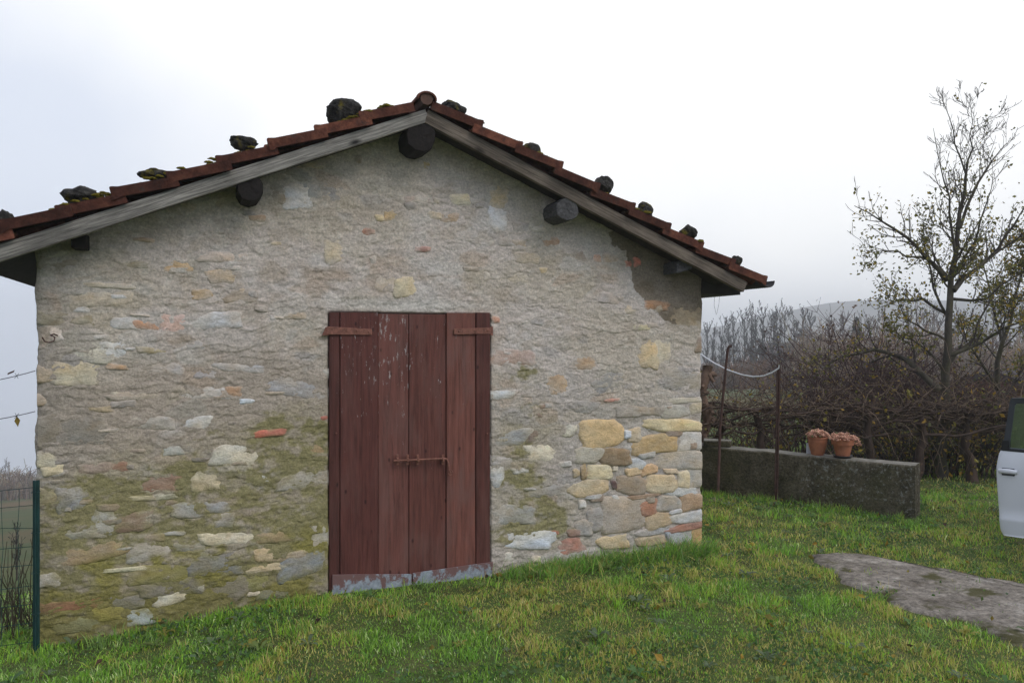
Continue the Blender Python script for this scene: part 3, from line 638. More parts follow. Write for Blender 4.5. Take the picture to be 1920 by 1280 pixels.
# the door
door = bpy.data.objects.new('door', None); COL.objects.link(door); attach(door, shed)
tag(door, 'dark red plank double door with rusty bolt')
Lx = lambda px: onY(px, 700)[0]
edges_t = [616, 636.6, 708, 766, 836, 890.5, 917]; edges_b = [620, 640, 712, 770.6, 839.6, 894, 922]
tops = [585.5, 585.5, 588, 588.5, 586.5, 586]; prouds = [0.018, 0.022, 0.004, 0.006, 0.018, 0.026]
cols = [(72, 43, 40), (80, 47, 44), (96, 64, 60), (86, 54, 49), (102, 68, 61), (76, 46, 42)]
flk = [0.4, 1.0, 1.25, 0.7, 0.4, 0.2]; pk = [0.15, 0.25, 0.55, 0.5, 0.75, 0.3]
for i in range(6):
    xa, xb = Lx(edges_t[i]) + 0.002, Lx(edges_t[i + 1]) - 0.002
    zt = onY(edges_t[i], tops[i])[2]; nz_ = 24; zs = np.linspace(0.02, zt, nz_); P = []
    wl = 0.003 * (fbm(zs * 3, zs * 0 + i, 3) - 0.5); wr = 0.003 * (fbm(zs * 3, zs * 0 + i, 9) - 0.5); bow = 0.006 * (fbm(zs * 1.2, zs * 0 + i, 12) - 0.5)
    for k in range(nz_):
        y = YW - prouds[i] + bow[k]; l, r = xa + wl[k], xb + wr[k]
        P.append([(l, y + 0.004, zs[k]), (l + 0.004, y, zs[k]), ((l + r) / 2, y - 0.001, zs[k]), (r - 0.004, y, zs[k]), (r, y + 0.004, zs[k]), (r, y + 0.035, zs[k]), (l, y + 0.035, zs[k])])
    mb = MB().grid(np.array(P), closed=True); k = 7 * (nz_ - 1); mb.n.append(list(range(7))[::-1]); mb.n.append([k + q for q in range(7)])
    mb.build('plank', door_material('door_paint_%s' % 'abcdef'[i], alb(cols[i], 0.78) * np.array((1.06, 0.76, 0.66)), flk[i], pk[i]), door, False)
def plate(p4, y, th, name, m, lab=None, bev=0.002):
    o = [onY(px, py, YW) for px, py in p4]
    for q in o: q[1] = y
    ob = MB().prism(o, (0, th, 0)).build(name, m, door, False, bev)
    if lab: tag(ob, lab)
    return ob
plate([(621, 1112), (770.5, 1106), (769.5, 1073), (622, 1074)][::1], YW - 0.040, 0.012, 'kick_plate', M_KICK, 'flaking grey and maroon sheet metal at the foot')
plate([(772, 1105), (918, 1086), (921, 1050), (771.5, 1071)], YW - 0.044, 0.012, 'kick_plate', M_KICK, 'flaking grey and maroon sheet metal at the foot')
for p4 in ([(609, 627), (612, 612), (696, 617), (696, 628)], [(849, 627), (849, 616), (918, 614), (918, 626)]):
    st = plate(p4, YW - 0.034, 0.008, 'hinge_strap', M_RUST)
pl = plate([(603, 629), (610, 613), (616, 613), (616, 629)], YW - 0.030, 0.02, 'hinge_pin', M_RUST)
plate([(917, 629), (917, 612), (922, 612), (922, 629)], YW - 0.030, 0.02, 'hinge_pin', M_RUST)
def nails(pts, r=0.006):
    for px, py in pts:
        c = onY(px, py); c[1] = YW - 0.026 - 0.010
        MB().lathe([(0, 0.004), (r * 0.7, 0.003), (r, 0)], (0, 0, 0), 8).v
        b = MB().lathe([(0, 0.004), (r * 0.7, 0.003), (r, -0.004)], (0, 0, 0), 8); v = b.v[0]; b.v[0] = np.stack([v[:, 0] + c[0], c[1] - v[:, 2], v[:, 1] + c[2]], -1)
        b.build('nail', M_RUST, door, True)
nails([(622, 617), (668, 620), (690, 622), (858, 621), (888, 620), (911, 619), (629, 811), (911, 812)], 0.007)
by = YW - 0.050
def bp(px, py, y=by): p = onY(px, py); p[1] = y; return p
MB().tube([bp(735, 861.5), bp(780, 860), bp(828, 857.5), bp(834, 858.5), bp(837, 866), bp(838, 878), bp(840, 884)], [0.008] * 6 + [0.010], 8).build('bolt_rod', M_RUST, door, True)
ring = [bp(840 + 4 * math.cos(t), 883 + 5 * math.sin(t), by - 0.01) for t in np.linspace(0, 2 * math.pi, 13)]
MB().tube(ring, 0.0035, 5).build('bolt_ring', M_RUST, door, True)
for px in (743, 762, 781, 828):
    c = bp(px, 860, by + 0.004); b = MB(); b.box(c + (-0.010, 0.006, -0.038), c + (0.010, 0.020, 0.038)); b.box(c + (-0.008, -0.012, -0.012), c + (0.008, 0.010, 0.012)); b.build('bolt_bracket', M_RUST, door, False, 0.002)
# iron hook in a daub of mortar
c = onY(108, 629); hk = MB(); b = np.random.RandomState(2)
pts = [onY(px, py, yy) for px, py, yy in ((108, 629, YW - .02), (101, 626, YW - .06), (95, 628, YW - .09), (103, 632, YW - 0.11), (101, 639, YW - 0.11), (92, 642, YW - .11), (84, 640, YW - .11), (79, 632, YW - .11))]
MB().tube(pts, 0.0045, 6).build('hook', M_RUSTPOST, shed, True)

# ------------------------------------------------------------------ stones weighing down the roof
def rock(px, py, w, h, label, seed, y):
    py += 3
    c = onY(px, py, y); k = (y / (CS - (px - CX) / F * SN)) / F; a, b = w * k / 2, h * k / 2
    rs = np.random.RandomState(seed); nla, nlo = 17, 26; P = []
    nrm = rs.randn(9, 3); nrm /= np.linalg.norm(nrm, axis=1, keepdims=True); off = rs.uniform(0.72, 0.98, 9)
    for i in range(nla):
        ph = math.pi * i / (nla - 1)
        for j in range(nlo):
            th = 2 * math.pi * j / nlo; d = np.array((math.sin(ph) * math.cos(th), math.sin(ph) * math.sin(th), math.cos(ph)))
            r = min(1.0, (off / np.maximum(nrm @ d, 1e-3)).min())
            r *= 0.90 + 0.62 * (float(fbm(d[0] * 2.4 + seed + d[2], d[1] * 2.4 + d[2] * 1.7, 4, 4)) - 0.5)
            P.append(c + d * r * np.array((a * 1.10, a * 0.9, b * 1.18)))
    o = MB().grid(np.array(P).reshape(nla, nlo, 3), closed=True).build('roof_stone', M_ROCK, None, False)
    tag(o, label, 'stone', 'stones weighing down the roof tiles'); return o
rock(645, 207, 70, 46, 'largest dark block of stone on the roof tiles near the ridge', 11, 5.62)
rock(456, 266, 50, 30, 'dark stone with yellow moss, second below the ridge on the silvery board side', 5, 5.60)
rock(291, 325, 58, 20, 'low flat dark stone midway down the silvery board side of the roof', 3, 5.58)
rock(155, 367, 72, 36, 'wide dark stone beside bright yellow moss near the gable\'s left corner', 14, 5.58)
rock(8, 414, 34, 38, 'dark stone cut off by the left edge of the picture on the roof', 25, 5.58)
rock(848, 204, 54, 34, 'stone with thick yellow moss just right of the ridge tile', 8, 5.60)
rock(994, 280, 40, 24, 'small dark pointed stone, second right of the ridge tile', 31, 5.60)
rock(1132, 345, 38, 32, 'upright dark stone with a yellow moss spot above the grey log end', 17, 5.58)
rock(1209, 393, 34, 30, 'reddish brown angular stone on the right roof slope', 22, 5.58)
rock(1289, 433, 34, 26, 'bluish black stone above the squared beam end on the right slope', 41, 5.56)
rock(1380, 486, 24, 20, 'smallest lowest stone on the right slope above the gutter', 29, 5.54)

# ------------------------------------------------------------------ low concrete wall, pots, posts, rope
A2, B2 = on_z(1320, 925)[:2], on_z(1716, 974)[:2]
dv = (B2 - A2) / np.linalg.norm(B2 - A2); nv = np.array((-dv[1], dv[0])); nv = nv if nv @ B2 > 0 else -nv
A3 = A2 - dv * 1.3; LW = np.linalg.norm(B2 - A3)
def concrete_material():
    m = Mat('mossy_concrete', 0.95, 0.15); n = m.noise(5, 6, 0.7); f = m.noise(40, 5, 0.7); w = m.noise(26, 5, 0.75); z = m.noise(1.6, 3, 0.5)
    xs_ = m.node('SeparateXYZ'); m.link(m.node('NewGeometry').outputs['Position'], xs_.inputs[0])
    c = m.ramp(n, [(0.28, (0.026, 0.022, 0.015)), (0.5, (0.095, 0.080, 0.054)), (0.75, (0.20, 0.172, 0.125))])
    c = m.mix(m.ramp(m.noise(2.4, 5, 0.65), [(0.45, 0.0), (0.65, 0.6)]), c, (0.075, 0.070, 0.032))
    c = m.mix(1.0, c, m.ramp(f, [(0.3, 0.6), (0.7, 1.35)]), 'MULTIPLY')
    k = m.math('MULTIPLY', m.ramp(w, [(0.55, 0.0), (0.63, 0.6)]), m.ramp(m.math('ADD', z, m.math('MULTIPLY', m.math('SUBTRACT', xs_.outputs[0], 6.25), 0.45)), [(0.48, 0.0), (0.60, 1.0)]))
    c = m.mix(k, c, (0.36, 0.36, 0.33))
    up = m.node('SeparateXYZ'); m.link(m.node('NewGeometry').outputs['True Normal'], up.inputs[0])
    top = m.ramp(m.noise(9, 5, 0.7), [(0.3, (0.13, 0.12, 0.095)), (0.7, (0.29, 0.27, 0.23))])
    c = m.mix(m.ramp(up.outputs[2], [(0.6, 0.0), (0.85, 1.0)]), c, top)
    m.color(c); m.bump(m.math('ADD', n, f), 0.7, 0.02); return m.m
M_CONC = concrete_material()
nl = 60; tt = np.linspace(0, LW, nl); P = []
ZTOP = lambda t: 0.575 - 0.035 * t / LW
for t in tt:
    b = A3 + dv * t; jit = 0.030 * (float(fbm(t * 4, 1, 5)) - 0.5); zt = float(ZTOP(t)) + 0.022 * (float(fbm(t * 6, 3, 2)) - 0.5)
    row = []
    for nn, z in ((0, -0.2), (jit, 0.1), (-jit, 0.3), (0.003, zt - 0.015), (0.015, zt), (0.12, zt + 0.004), (0.25, zt), (0.265, zt - 0.015), (0.265, -0.2)):
        row.append((b[0] + nv[0] * nn, b[1] + nv[1] * nn, z))
    P.append(row)
lw = MB().grid(np.array(P), closed=True); lw.n.append(list(range(9))[::-1]); lw.n.append([9 * (nl - 1) + i for i in range(9)])
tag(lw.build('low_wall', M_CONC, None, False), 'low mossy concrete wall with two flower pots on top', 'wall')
def on_wall(px, nn=0.12):
    """point on the low wall's top, nn behind its front edge, seen at column px"""
    l = (px - CX) / F; d_ = np.array((SN + l * CS, CS - l * SN)); o = A3 + nv * nn
    M_ = np.array([[d_[0], -dv[0]], [d_[1], -dv[1]]]); k, t = np.linalg.solve(M_, o)
    return np.array((*(o + dv * t), float(ZTOP(t)))), k
M_TERRA = simple('terracotta', (0.36, 0.135, 0.070), 0.8, 0.25, 14, 0.2)
M_SUCC = attr_material('succulent_leaves', 0.55, 0.15, 0.35, 0.15, 40)
def pot(px, shape, label, seed, green):
    p, d = on_wall(px); p[2] += 0.006; t = thing('flower_pot', p, label, 'flower pot', 'terracotta pots on the low wall')
    if shape == 'bowl':
        prof = [(0, 0.0), (0.062, 0.0), (0.070, 0.02), (0.092, 0.10), (0.100, 0.15), (0.098, 0.178), (0.106, 0.182), (0.106, 0.198), (0.092, 0.198), (0.090, 0.17), (0.0, 0.17)]
        rim, zt = 0.098, 0.195
    else:
        prof = [(0, 0.015), (0.070, 0.015), (0.098, 0.135), (0.113, 0.137), (0.118, 0.190), (0.106, 0.192), (0.102, 0.165), (0, 0.165)]
        MB().lathe([(0, 0.0), (0.088, 0.0), (0.104, 0.024), (0.098, 0.024), (0.085, 0.012), (0, 0.012)], p, 24).build('saucer', simple('dark_saucer', (0.02, 0.016, 0.014), 0.5, 0.2), t, True)
        rim, zt = 0.125, 0.180
    MB().lathe(prof, p, 28).build('pot', M_TERRA, t, False)
    rs = np.random.RandomState(seed); mb = MB()
    for k in range(120):
        a = rs.rand() * 6.28; q = math.sqrt(rs.rand()); r = rim * 1.12 * q
        c = p + np.array((r * math.cos(a), r * math.sin(a), zt + 0.045 * (1 - q ** 2) + rs.rand() * 0.03))
        if shape == 'cone' and rs.rand() < 0.22: c = p + np.array((rs.uniform(0.10, 0.17), -rs.uniform(0.02, 0.10), zt + rs.uniform(-0.06, 0.03)))
        col = alb((222, 168, 142), 0.6, 0.95) * rs.uniform(0.7, 1.15) if rs.rand() > green else alb((90, 105, 45), 0.6)
        if green > 0.15 and c[0] > p[0] + 0.0 and rs.rand() < 0.4: col = alb((85, 105, 40), 0.6)
        s_r = rs.uniform(0.011, 0.019)
        for m_ in range(7):
            b = rs.randn(3); b[2] = abs(b[2]) * 0.8 + 0.2; b /= np.linalg.norm(b); e_ = np.cross(b, rs.randn(3)); e_ /= np.linalg.norm(e_); f3 = np.cross(b, e_)
            o = c + b * s_r * 0.3; w_ = s_r * 0.5
            v = [o, o + b * s_r * 0.7 + e_ * w_, o + b * s_r * 1.5, o + b * s_r * 0.7 - e_ * w_, o + b * s_r * 0.8 + f3 * w_ * 0.6, o + b * s_r * 0.8 - f3 * w_ * 0.6]
            mb.add(v, t=[[0, 1, 4], [1, 2, 4], [2, 3, 4], [3, 0, 4], [1, 0, 5], [2, 1, 5], [3, 2, 5], [0, 3, 5]], col=np.clip(col * rs.uniform(0.75, 1.15), 0, .8))
    tag(mb.build('succulent', M_SUCC, t, True), kind=None)
pot(1533, 'bowl', 'rounded terracotta pot with pink and green succulent beside the rusty post', 1, 0.12)
pot(1580, 'cone', 'tapered terracotta pot with thick rim on dark saucer, pink succulent spilling over', 2, 0.03)
p, d = on_wall(1516, 0.16); b = MB().box((-0.022, -0.008, 0.004), (0.022, 0.008, 0.12), lambda v: v @ np.array([[CS, -SN, 0], [SN, CS, 0], [0, 0, 1.0]]) + p)
tag(b.build('plastic_label', simple('white_plastic', (0.62, 0.66, 0.72), 0.5, 0.05, 10, 0), None, False, 0.003), 'small white plastic piece standing behind the rounded pot', 'label')
p, d = on_wall(1347, 0.12); rs = np.random.RandomState(4)
b = MB().box((-0.17, -0.10, 0.003), (0.15, 0.10, 0.075), lambda v: (v + 0.012 * rs.randn(*v.shape) * (1, 1, 0.3) * (v[:, 2:] > 0.01)) @ np.array([[0.75, -0.66, 0], [0.66, 0.75, 0], [0, 0, 1.0]]) + p)
tag(b.build('stone_slab', M_CONC, None, False, 0.012), 'flat grey stone lying on the low wall by the shed', 'stone')

def front_of_wall(px, gap):
    p, k = on_wall(px, -gap); return np.array((p[0], p[1], float(ground_z(p[0], p[1])))), k
pb, dpb = front_of_wall(1455, 0.06); tp = at(1460, 683, dpb + 0.0)
fr = lambda v: np.stack([pb[0] + v[:, 0] * CS + (tp[0] - pb[0]) * v[:, 2], pb[1] - v[:, 0] * SN + v[:, 1] + (tp[1] - pb[1]) * v[:, 2], pb[2] + v[:, 2] * (tp[2] - pb[2])], -1)
b = MB().box((-0.020, -0.003, -0.08), (0.020, 0.003, 1.0), fr).box((-0.003, -0.0205, -0.08), (0.003, -0.0035, 1.0), fr)
tag(b.build('fence_post', M_RUSTPOST, None), 'straight rusty iron post standing before the low concrete wall', 'post')
pc, dpc = front_of_wall(1346, 0.05)
pts = [pc - (0, 0, 0.08), at(1350, 800, dpc), at(1358, 720, dpc), at(1363, 668, dpc), at(1364.5, 654, dpc), at(1367, 649.5, dpc), at(1372, 648, dpc)]
tag(MB().tube(pts, 0.016, 8).build('bent_pole', M_RUSTPOST, None, True), 'thin rusty pole with a bent top near the shed corner', 'pole')
rp = [at(px, py, np.interp(px, [1290, 1364, 1460], [dpc + 0.9, dpc - 0.02, dpb - 0.03])) for px, py in ((1290, 645), (1305, 657), (1320, 668), (1340, 681), (1364, 693), (1390, 702), (1412, 706), (1432, 704.5), (1448, 698), (1460, 690))]
rp.append(at(1461, 684, dpb - 0.03)); 
tag(MB().tube(rp, 0.0085, 6).build('rope', simple('white_rope', (0.74, 0.75, 0.78), 0.9, 0.25, 90, 0.4), None, True), 'white rope sagging between the shed and the rusty post', 'rope')

# ------------------------------------------------------------------ concrete slab in the grass
sp_px = [(1528, 1041), (1562, 1037), (1606, 1039), (1650, 1052), (1700, 1061), (1760, 1066), (1800, 1080), (1860, 1086), (1925, 1098)]
sp_px2 = [(1925, 1214), (1880, 1192), (1830, 1176), (1784, 1166), (1730, 1156), (1680, 1138), (1632, 1110), (1590, 1096), (1556, 1066)]
top_ = [on_z(*q)[:2] for q in sp_px]; bot_ = [on_z(*q)[:2] for q in sp_px2]
right = [top_[-1] + (1.6, -0.5), bot_[0] + (1.6, -0.6)]
slab_poly = np.array(top_ + right + bot_)
def in_poly(x, y, poly):
    ins = np.zeros(np.shape(x), bool)
    for i in range(len(poly)):
        (xa, ya), (xb, yb) = poly[i - 1], poly[i]
        ins ^= ((ya > y) != (yb > y)) & (x < (xb - xa) * (y - ya) / (yb - ya + 1e-12) + xa)
    return ins
def ragged(poly, step=0.05, amp=0.20):
    out = []
    for i in range(len(poly)):
        a, b = poly[i], poly[(i + 1) % len(poly)]; n = max(2, int(np.linalg.norm(b - a) / step))
        for k in range(n):
            q = a + (b - a) * k / n; out.append(q + amp * (np.array((fbm(q[0] * 6, q[1] * 6, 3), fbm(q[0] * 6, q[1] * 6, 8))) - 0.5))
    return np.array(out)
sl = ragged(slab_poly)
def slab_material():
    m = Mat('old_concrete_slab', 0.92, 0.2); n = m.noise(4, 6, 0.7); f = m.noise(20, 7, 0.8); p_ = m.noise(2.1, 5, 0.6); pit = m.vor(22, (1, 1, 1))
    c = m.ramp(n, [(0.3, (0.13, 0.108, 0.084)), (0.55, (0.28, 0.245, 0.205)), (0.75, (0.44, 0.40, 0.35))])
    c = m.mix(1.0, c, m.ramp(f, [(0.30, 0.22), (0.48, 0.9), (0.70, 1.75)]), 'MULTIPLY')
    c = m.mix(m.ramp(p_, [(0.54, 0.0), (0.60, 0.9)]), c, (0.075, 0.070, 0.022))
    c = m.mix(m.ramp(m.noise(7, 5, 0.7), [(0.62, 0.0), (0.72, 0.7)]), c, (0.050, 0.042, 0.030))
    m.color(c); m.bump(m.math('ADD', n, f), 0.9, 0.02); return m.m
sg = MB(); n_ = len(sl); c0 = sl.mean(0)
zed = lambda q, h: np.column_stack([q, ground_z(q[:, 0], q[:, 1]) + h])
rings = [zed(sl + (sl - c0) / np.linalg.norm(sl - c0, axis=1, keepdims=True) * 0.03, -0.03), zed(sl, 0.018)] + [zed(c0 + (sl - c0) * k, 0.026 + 0.004 * (1 - k)) for k in (0.9, 0.7, 0.45, 0.2, 0.01)]
sg.grid(np.array(rings), closed=True); slab = sg.build('concrete_pavement', slab_material(), None, True); struct(slab)

# ------------------------------------------------------------------ growing things
class Tree:
    def __init__(s, seed): s.r = np.random.RandomState(seed); s.lines = {}; s.tips = []
    def line(s, lvl, pts, r): s.lines.setdefault(lvl, []).append((np.asarray(pts), np.asarray(r)))
    def branch(s, p, d, L, r0, lvl, maxl, spread=0.9, up=0.15, wob=0.22, kids=(4, 7), tip=0.3, start=0.25, ratio=(0.35, 0.62)):
        r = s.r; n = 4 if lvl >= maxl else 7; pts = [np.array(p, float)]; d = np.array(d, float); d /= np.linalg.norm(d)
        for i in range(n):
            d = d + wob * r.randn(3) * 0.6 + np.array((0, 0, up)) * 0.5; d /= np.linalg.norm(d); pts.append(pts[-1] + d * L / n)
        rad_ = r0 * np.linspace(1, tip, n + 1); s.line(lvl, pts, rad_)
        s.spawn(pts, rad_, L, lvl, maxl, spread, up, wob, kids, start, ratio)
    def spawn(s, pts, rad_, L, lvl, maxl, spread=0.9, up=0.15, wob=0.22, kids=(4, 7), start=0.25, ratio=(0.35, 0.62)):
        r = s.r; pts = np.asarray(pts); n = len(pts) - 1
        if lvl >= maxl: s.tips += [pts[-1], pts[-2], pts[len(pts) // 2]]; return
        for k in range(r.randint(kids[0], kids[1] + 1)):
            t = r.uniform(start, 1.0) * n; i = min(int(t), n - 1); q = pts[i] + (pts[i + 1] - pts[i]) * (t - i)
            ax = pts[i + 1] - pts[i]; ax /= np.linalg.norm(ax); o = r.randn(3); o -= ax * (o @ ax); o /= np.linalg.norm(o)
            d = ax * math.cos(spread * r.uniform(0.6, 1.2)) + o * math.sin(spread * r.uniform(0.6, 1.2))
            Lc = L * r.uniform(*ratio) * (1.15 - 0.5 * t / n)
            rc = float(np.interp(t, range(n + 1), rad_)) * r.uniform(0.45, 0.65)
            s.branch(q, d, Lc, max(rc, 0.0022), lvl + 1, maxl, spread, up, wob, (4, 6) if lvl == 0 else (3, 5), 0.35, start, ratio)
    def tubes(s, lo, hi, sides, rmin=0.0):
        mb = MB()
        for l in range(lo, hi + 1):
            for pts, r in s.lines.get(l, []): mb.tube(pts, np.maximum(r, rmin), sides if l == lo else max(3, sides - 2), cap=False)
        return mb
def leaf_cloud(centres, rs, size, palette, n_per=1, spread=0.06, fold=True):
    c = np.repeat(np.asarray(centres), n_per, 0); n = len(c); c = c + rs.randn(n, 3) * spread
    a = rs.randn(n, 3); a[:, 2] -= 0.5; a /= np.linalg.norm(a, axis=1, keepdims=True)
    b = np.cross(a, rs.randn(n, 3)); b /= np.linalg.norm(b, axis=1, keepdims=True); s = size * rs.uniform(0.6, 1.3, n)[:, None]
    nrm = np.cross(a, b) * s * 0.12
    v = np.stack([c, c + a * s * 0.5 + b * s * 0.32 + nrm, c + a * s, c + a * s * 0.5 - b * s * 0.32 + nrm], 1)
    col = np.asarray(palette)[rs.randint(0, len(palette), n)] * rs.uniform(0.7, 1.25, (n, 1))
    i = np.arange(n)[:, None] * 4; q = np.hstack([i, i + 1, i + 2, i + 3])
    return MB().add(v.reshape(-1, 3), q, col=np.repeat(col, 4, 0))
YEL = [(0.34, 0.24, 0.034), (0.24, 0.20, 0.036), (0.40, 0.24, 0.040), (0.17, 0.165, 0.036)]
OLI = [(0.090, 0.098, 0.030), (0.125, 0.125, 0.036), (0.065, 0.070, 0.028), (0.150, 0.135, 0.036), (0.105, 0.075, 0.034)]

# big half-bare tree: trunk and limbs follow the photograph, twigs grow by rule
def wavy(pix, d0, dd, rs):
    n = len(pix); off = np.linspace(0, dd, n) + rs.randn(n) * 0.05
    P = np.array([at(px, py, d0 + o) for (px, py), o in zip(pix, off)])
    out = [P[0]]
    for a, b in zip(P[:-1], P[1:]):
        out += [a + (b - a) * 0.5 + rs.randn(3) * 0.02, b]
    return np.array(out)
def big_tree(name, label, d0, trunk_px, r0, limbs, seed, leaf_n, pal, keep=None):
    rs = np.random.RandomState(seed); tr = Tree(seed); tk = wavy(trunk_px, d0, 0.1, rs)
    tk[0][2] = ground_z(tk[0][0], tk[0][1]) - 0.05
    t = thing(name, tk[0] + (0, 0, 0.05), label, 'tree')
    rt_ = r0 * np.linspace(1, 0.045, len(tk)) ** 1.25; rt_[0] *= 1.35
    MB().tube(tk, rt_, 10).build('trunk', M_BARK, t, True)
    tr.spawn(tk[len(tk) // 3:], rt_[len(tk) // 3:] * 0.55, 1.5, 0, 3, 0.75, 0.25, 0.25, (26, 30), 0.1, (0.3, 0.55))
    for pix, r_, dd in limbs:
        P = wavy(pix, d0, dd, rs); ra = r_ * np.linspace(1, 0.12, len(P)); tr.line(1, P, ra)
        L = np.linalg.norm(P[-1] - P[0]); tr.spawn(P, ra, L * 0.75, 1, 3, 0.8, 0.25, 0.25, (11, 14), 0.15, (0.28, 0.50))
    tr.tubes(1, 1, 7).build('limbs', M_BARK, t, True)
    tr.tubes(2, 4, 4, 0.0028).build('twigs', M_TWIG, t, True)
    tips = np.array(tr.tips); tips = tips[rs.permutation(len(tips))][:leaf_n]
    if keep is not None: tips = tips[[keep(q, rs) for q in tips]]
    leaf_cloud(tips, rs, 0.046, pal, 2, 0.06).build('foliage', M_LEAF, t)
    return t
thin_top = lambda q, rs: rs.rand() < np.interp(q[2], [1.0, 2.7, 3.5, 4.3], [0.95, 0.95, 0.4, 0.03])
big_tree('half_bare_tree', 'tall half bare tree with sparse olive leaves rising behind the vine row', 10.2,
         [(1770, 905), (1767, 820), (1772, 700), (1778, 610), (1783, 520), (1796, 430), (1809, 360), (1815, 300), (1818, 255), (1820, 205)], 0.070,
         [([(1776, 525), (1742, 488), (1702, 446), (1655, 416), (1602, 386)], 0.034, -0.5), ([(1742, 488), (1700, 482), (1660, 470), (1618, 476)], 0.016, -0.8),
          ([(1788, 545), (1830, 505), (1872, 470), (1902, 420), (1925, 380)], 0.036, 0.4), ([(1800, 428), (1834, 342), (1860, 302), (1896, 262)], 0.022, 0.3),
          ([(1762, 732), (1718, 690), (1688, 668), (1640, 655), (1580, 668), (1545, 690)], 0.045, 0.5), ([(1776, 668), (1840, 642), (1882, 615), (1925, 598)], 0.030, -0.4),
          ([(1812, 330), (1790, 270), (1780, 220), (1762, 180)], 0.012, 0.1), ([(1790, 470), (1780, 400), (1770, 340), (1750, 240)], 0.020, -0.3),
          ([(1780, 590), (1730, 560), (1690, 560), (1640, 580)], 0.024, 0.6), ([(1783, 560), (1850, 560), (1900, 520), (1930, 500)], 0.022, -0.3), ([(1780, 600), (1750, 540), (1735, 470), (1730, 400)], 0.020, 0.3), ([(1786, 520), (1830, 450), (1850, 380), (1862, 330)], 0.018, -0.2), ([(1778, 640), (1735, 620), (1700, 600), (1670, 540)], 0.020, -0.4), ([(1775, 690), (1820, 640), (1860, 560), (1880, 500)], 0.022, 0.4), ([(1774, 700), (1730, 650), (1690, 630), (1650, 620)], 0.018, 0.2)], 3, 6200, OLI[:2] + [OLI[3]] * 2 + YEL[:2] + [YEL[3]] * 2, thin_top)
big_tree('yellow_green_tree', 'yellow green leaning tree beside the white car door', 11.3,
         [(1872, 890), (1874, 800), (1870, 720), (1880, 640), (1902, 560), (1925, 480), (1940, 400)], 0.065,
         [([(1872, 730), (1840, 680), (1812, 640), (1800, 600)], 0.025, -0.3), ([(1880, 650), (1865, 590), (1850, 520), (1845, 450)], 0.022, 0.2), ([(1874, 760), (1910, 700), (1940, 660)], 0.022, 0.3)],
         12, 4200, OLI + YEL, None)

# vines: gnarled trunks, tangled canes trained along a wire
def vine(px, d, seed, label, reach=1.35):
    rs = np.random.RandomState(seed); b = at(px, 800, d); b[2] = float(ground_z(b[0], b[1])); t = thing('grape_vine', b, label, 'vine', 'old grape vines behind the low wall')
    n = 9; zz = np.linspace(-0.05, 0.88, n); tk = np.stack([b[0] + 0.05 * np.cumsum(rs.randn(n)) * 0.6, b[1] + 0.03 * np.cumsum(rs.randn(n)) * 0.6, b[2] + zz], -1)
    MB().tube(tk, (0.052 + 0.018 * rs.rand(n)) * np.linspace(1.1, 0.7, n), 8).build('trunk', M_VINE, t, True)
    ex = np.array((CS, -SN, 0)); ey = np.array((SN, CS, 0)); mb = MB(); mt = MB()
    for k in range(7):                                              # old arms along the wire
        s = 1 if k % 2 else -1; m = 9; u = np.linspace(0, 1, m)
        p = tk[-1 - (k % 3)] + ex * (s * reach * rs.uniform(0.6, 1.05) * u)[:, None] + ey * (0.10 * np.cumsum(rs.randn(m)) * 0.5)[:, None]
        p[:, 2] += 0.03 * np.cumsum(rs.randn(m)) + 0.05 * np.sin(u * 3)
        mb.tube(p, np.linspace(0.022, 0.009, m) * rs.uniform(0.7, 1.2), 6)
    for k in range(110):                                             # canes
        m = 8; u = np.linspace(0, 1, m); o = tk[-1] + ex * rs.uniform(-reach, reach) + ey * rs.randn() * 0.12 + np.array((0, 0, rs.uniform(-0.15, 0.12)))
        L = rs.uniform(0.3, 1.1); a = rs.uniform(-1.2, 4.3); dr = ex * math.cos(a) + ey * rs.randn() * 0.4
        up = rs.uniform(0.1, 1.3) if rs.rand() < 0.75 else rs.uniform(-0.6, 0)
        p = o + dr * (L * u)[:, None] * 0.8; p[:, 2] += L * (up * u - rs.uniform(0.2, 1.0) * u ** 2 * 0.8); p += 0.025 * np.cumsum(rs.randn(m, 3), 0) * (u[:, None] > 0)
        p[:, 2] = np.maximum(p[:, 2], b[2] + 0.03)
        mt.tube(p, np.linspace(0.0055, 0.0022, m), 3)
    mb.build('arms', M_VINE, t, True); mt.build('canes', M_VINE if seed % 3 == 1 else bark('pale_canes', (0.17, 0.12, 0.085)), t, True)
    c = np.array([b + ex * rs.uniform(-reach, reach) + ey * rs.randn() * 0.25 + np.array((0, 0, rs.uniform(0.15, 1.25))) for _ in range(90)])
    leaf_cloud(c, rs, 0.065, YEL + OLI[:2] + [(0.10, 0.055, 0.03)] * 2, 1, 0.03).build('foliage', M_LEAF, t)
    return t
vine(1352, 10.3, 1, 'gnarled bare vine nearest the shed with pale arching canes', 1.1)
vine(1440, 10.0, 2, 'bare vine whose dark trunk stands behind the rusty post')
vine(1530, 10.1, 3, 'bare vine tangled behind the two flower pots')
vine(1632, 9.9, 4, 'thick trunked bare vine right of the flower pots')
vine(1712, 9.9, 5, 'bare vine between the flower pots and the tall tree')
vine(1826, 10.0, 6, 'vine with yellow leaves low down, near the car door')
vine(1900, 10.2, 7, 'dark bare vine behind the open car door', 1.0)
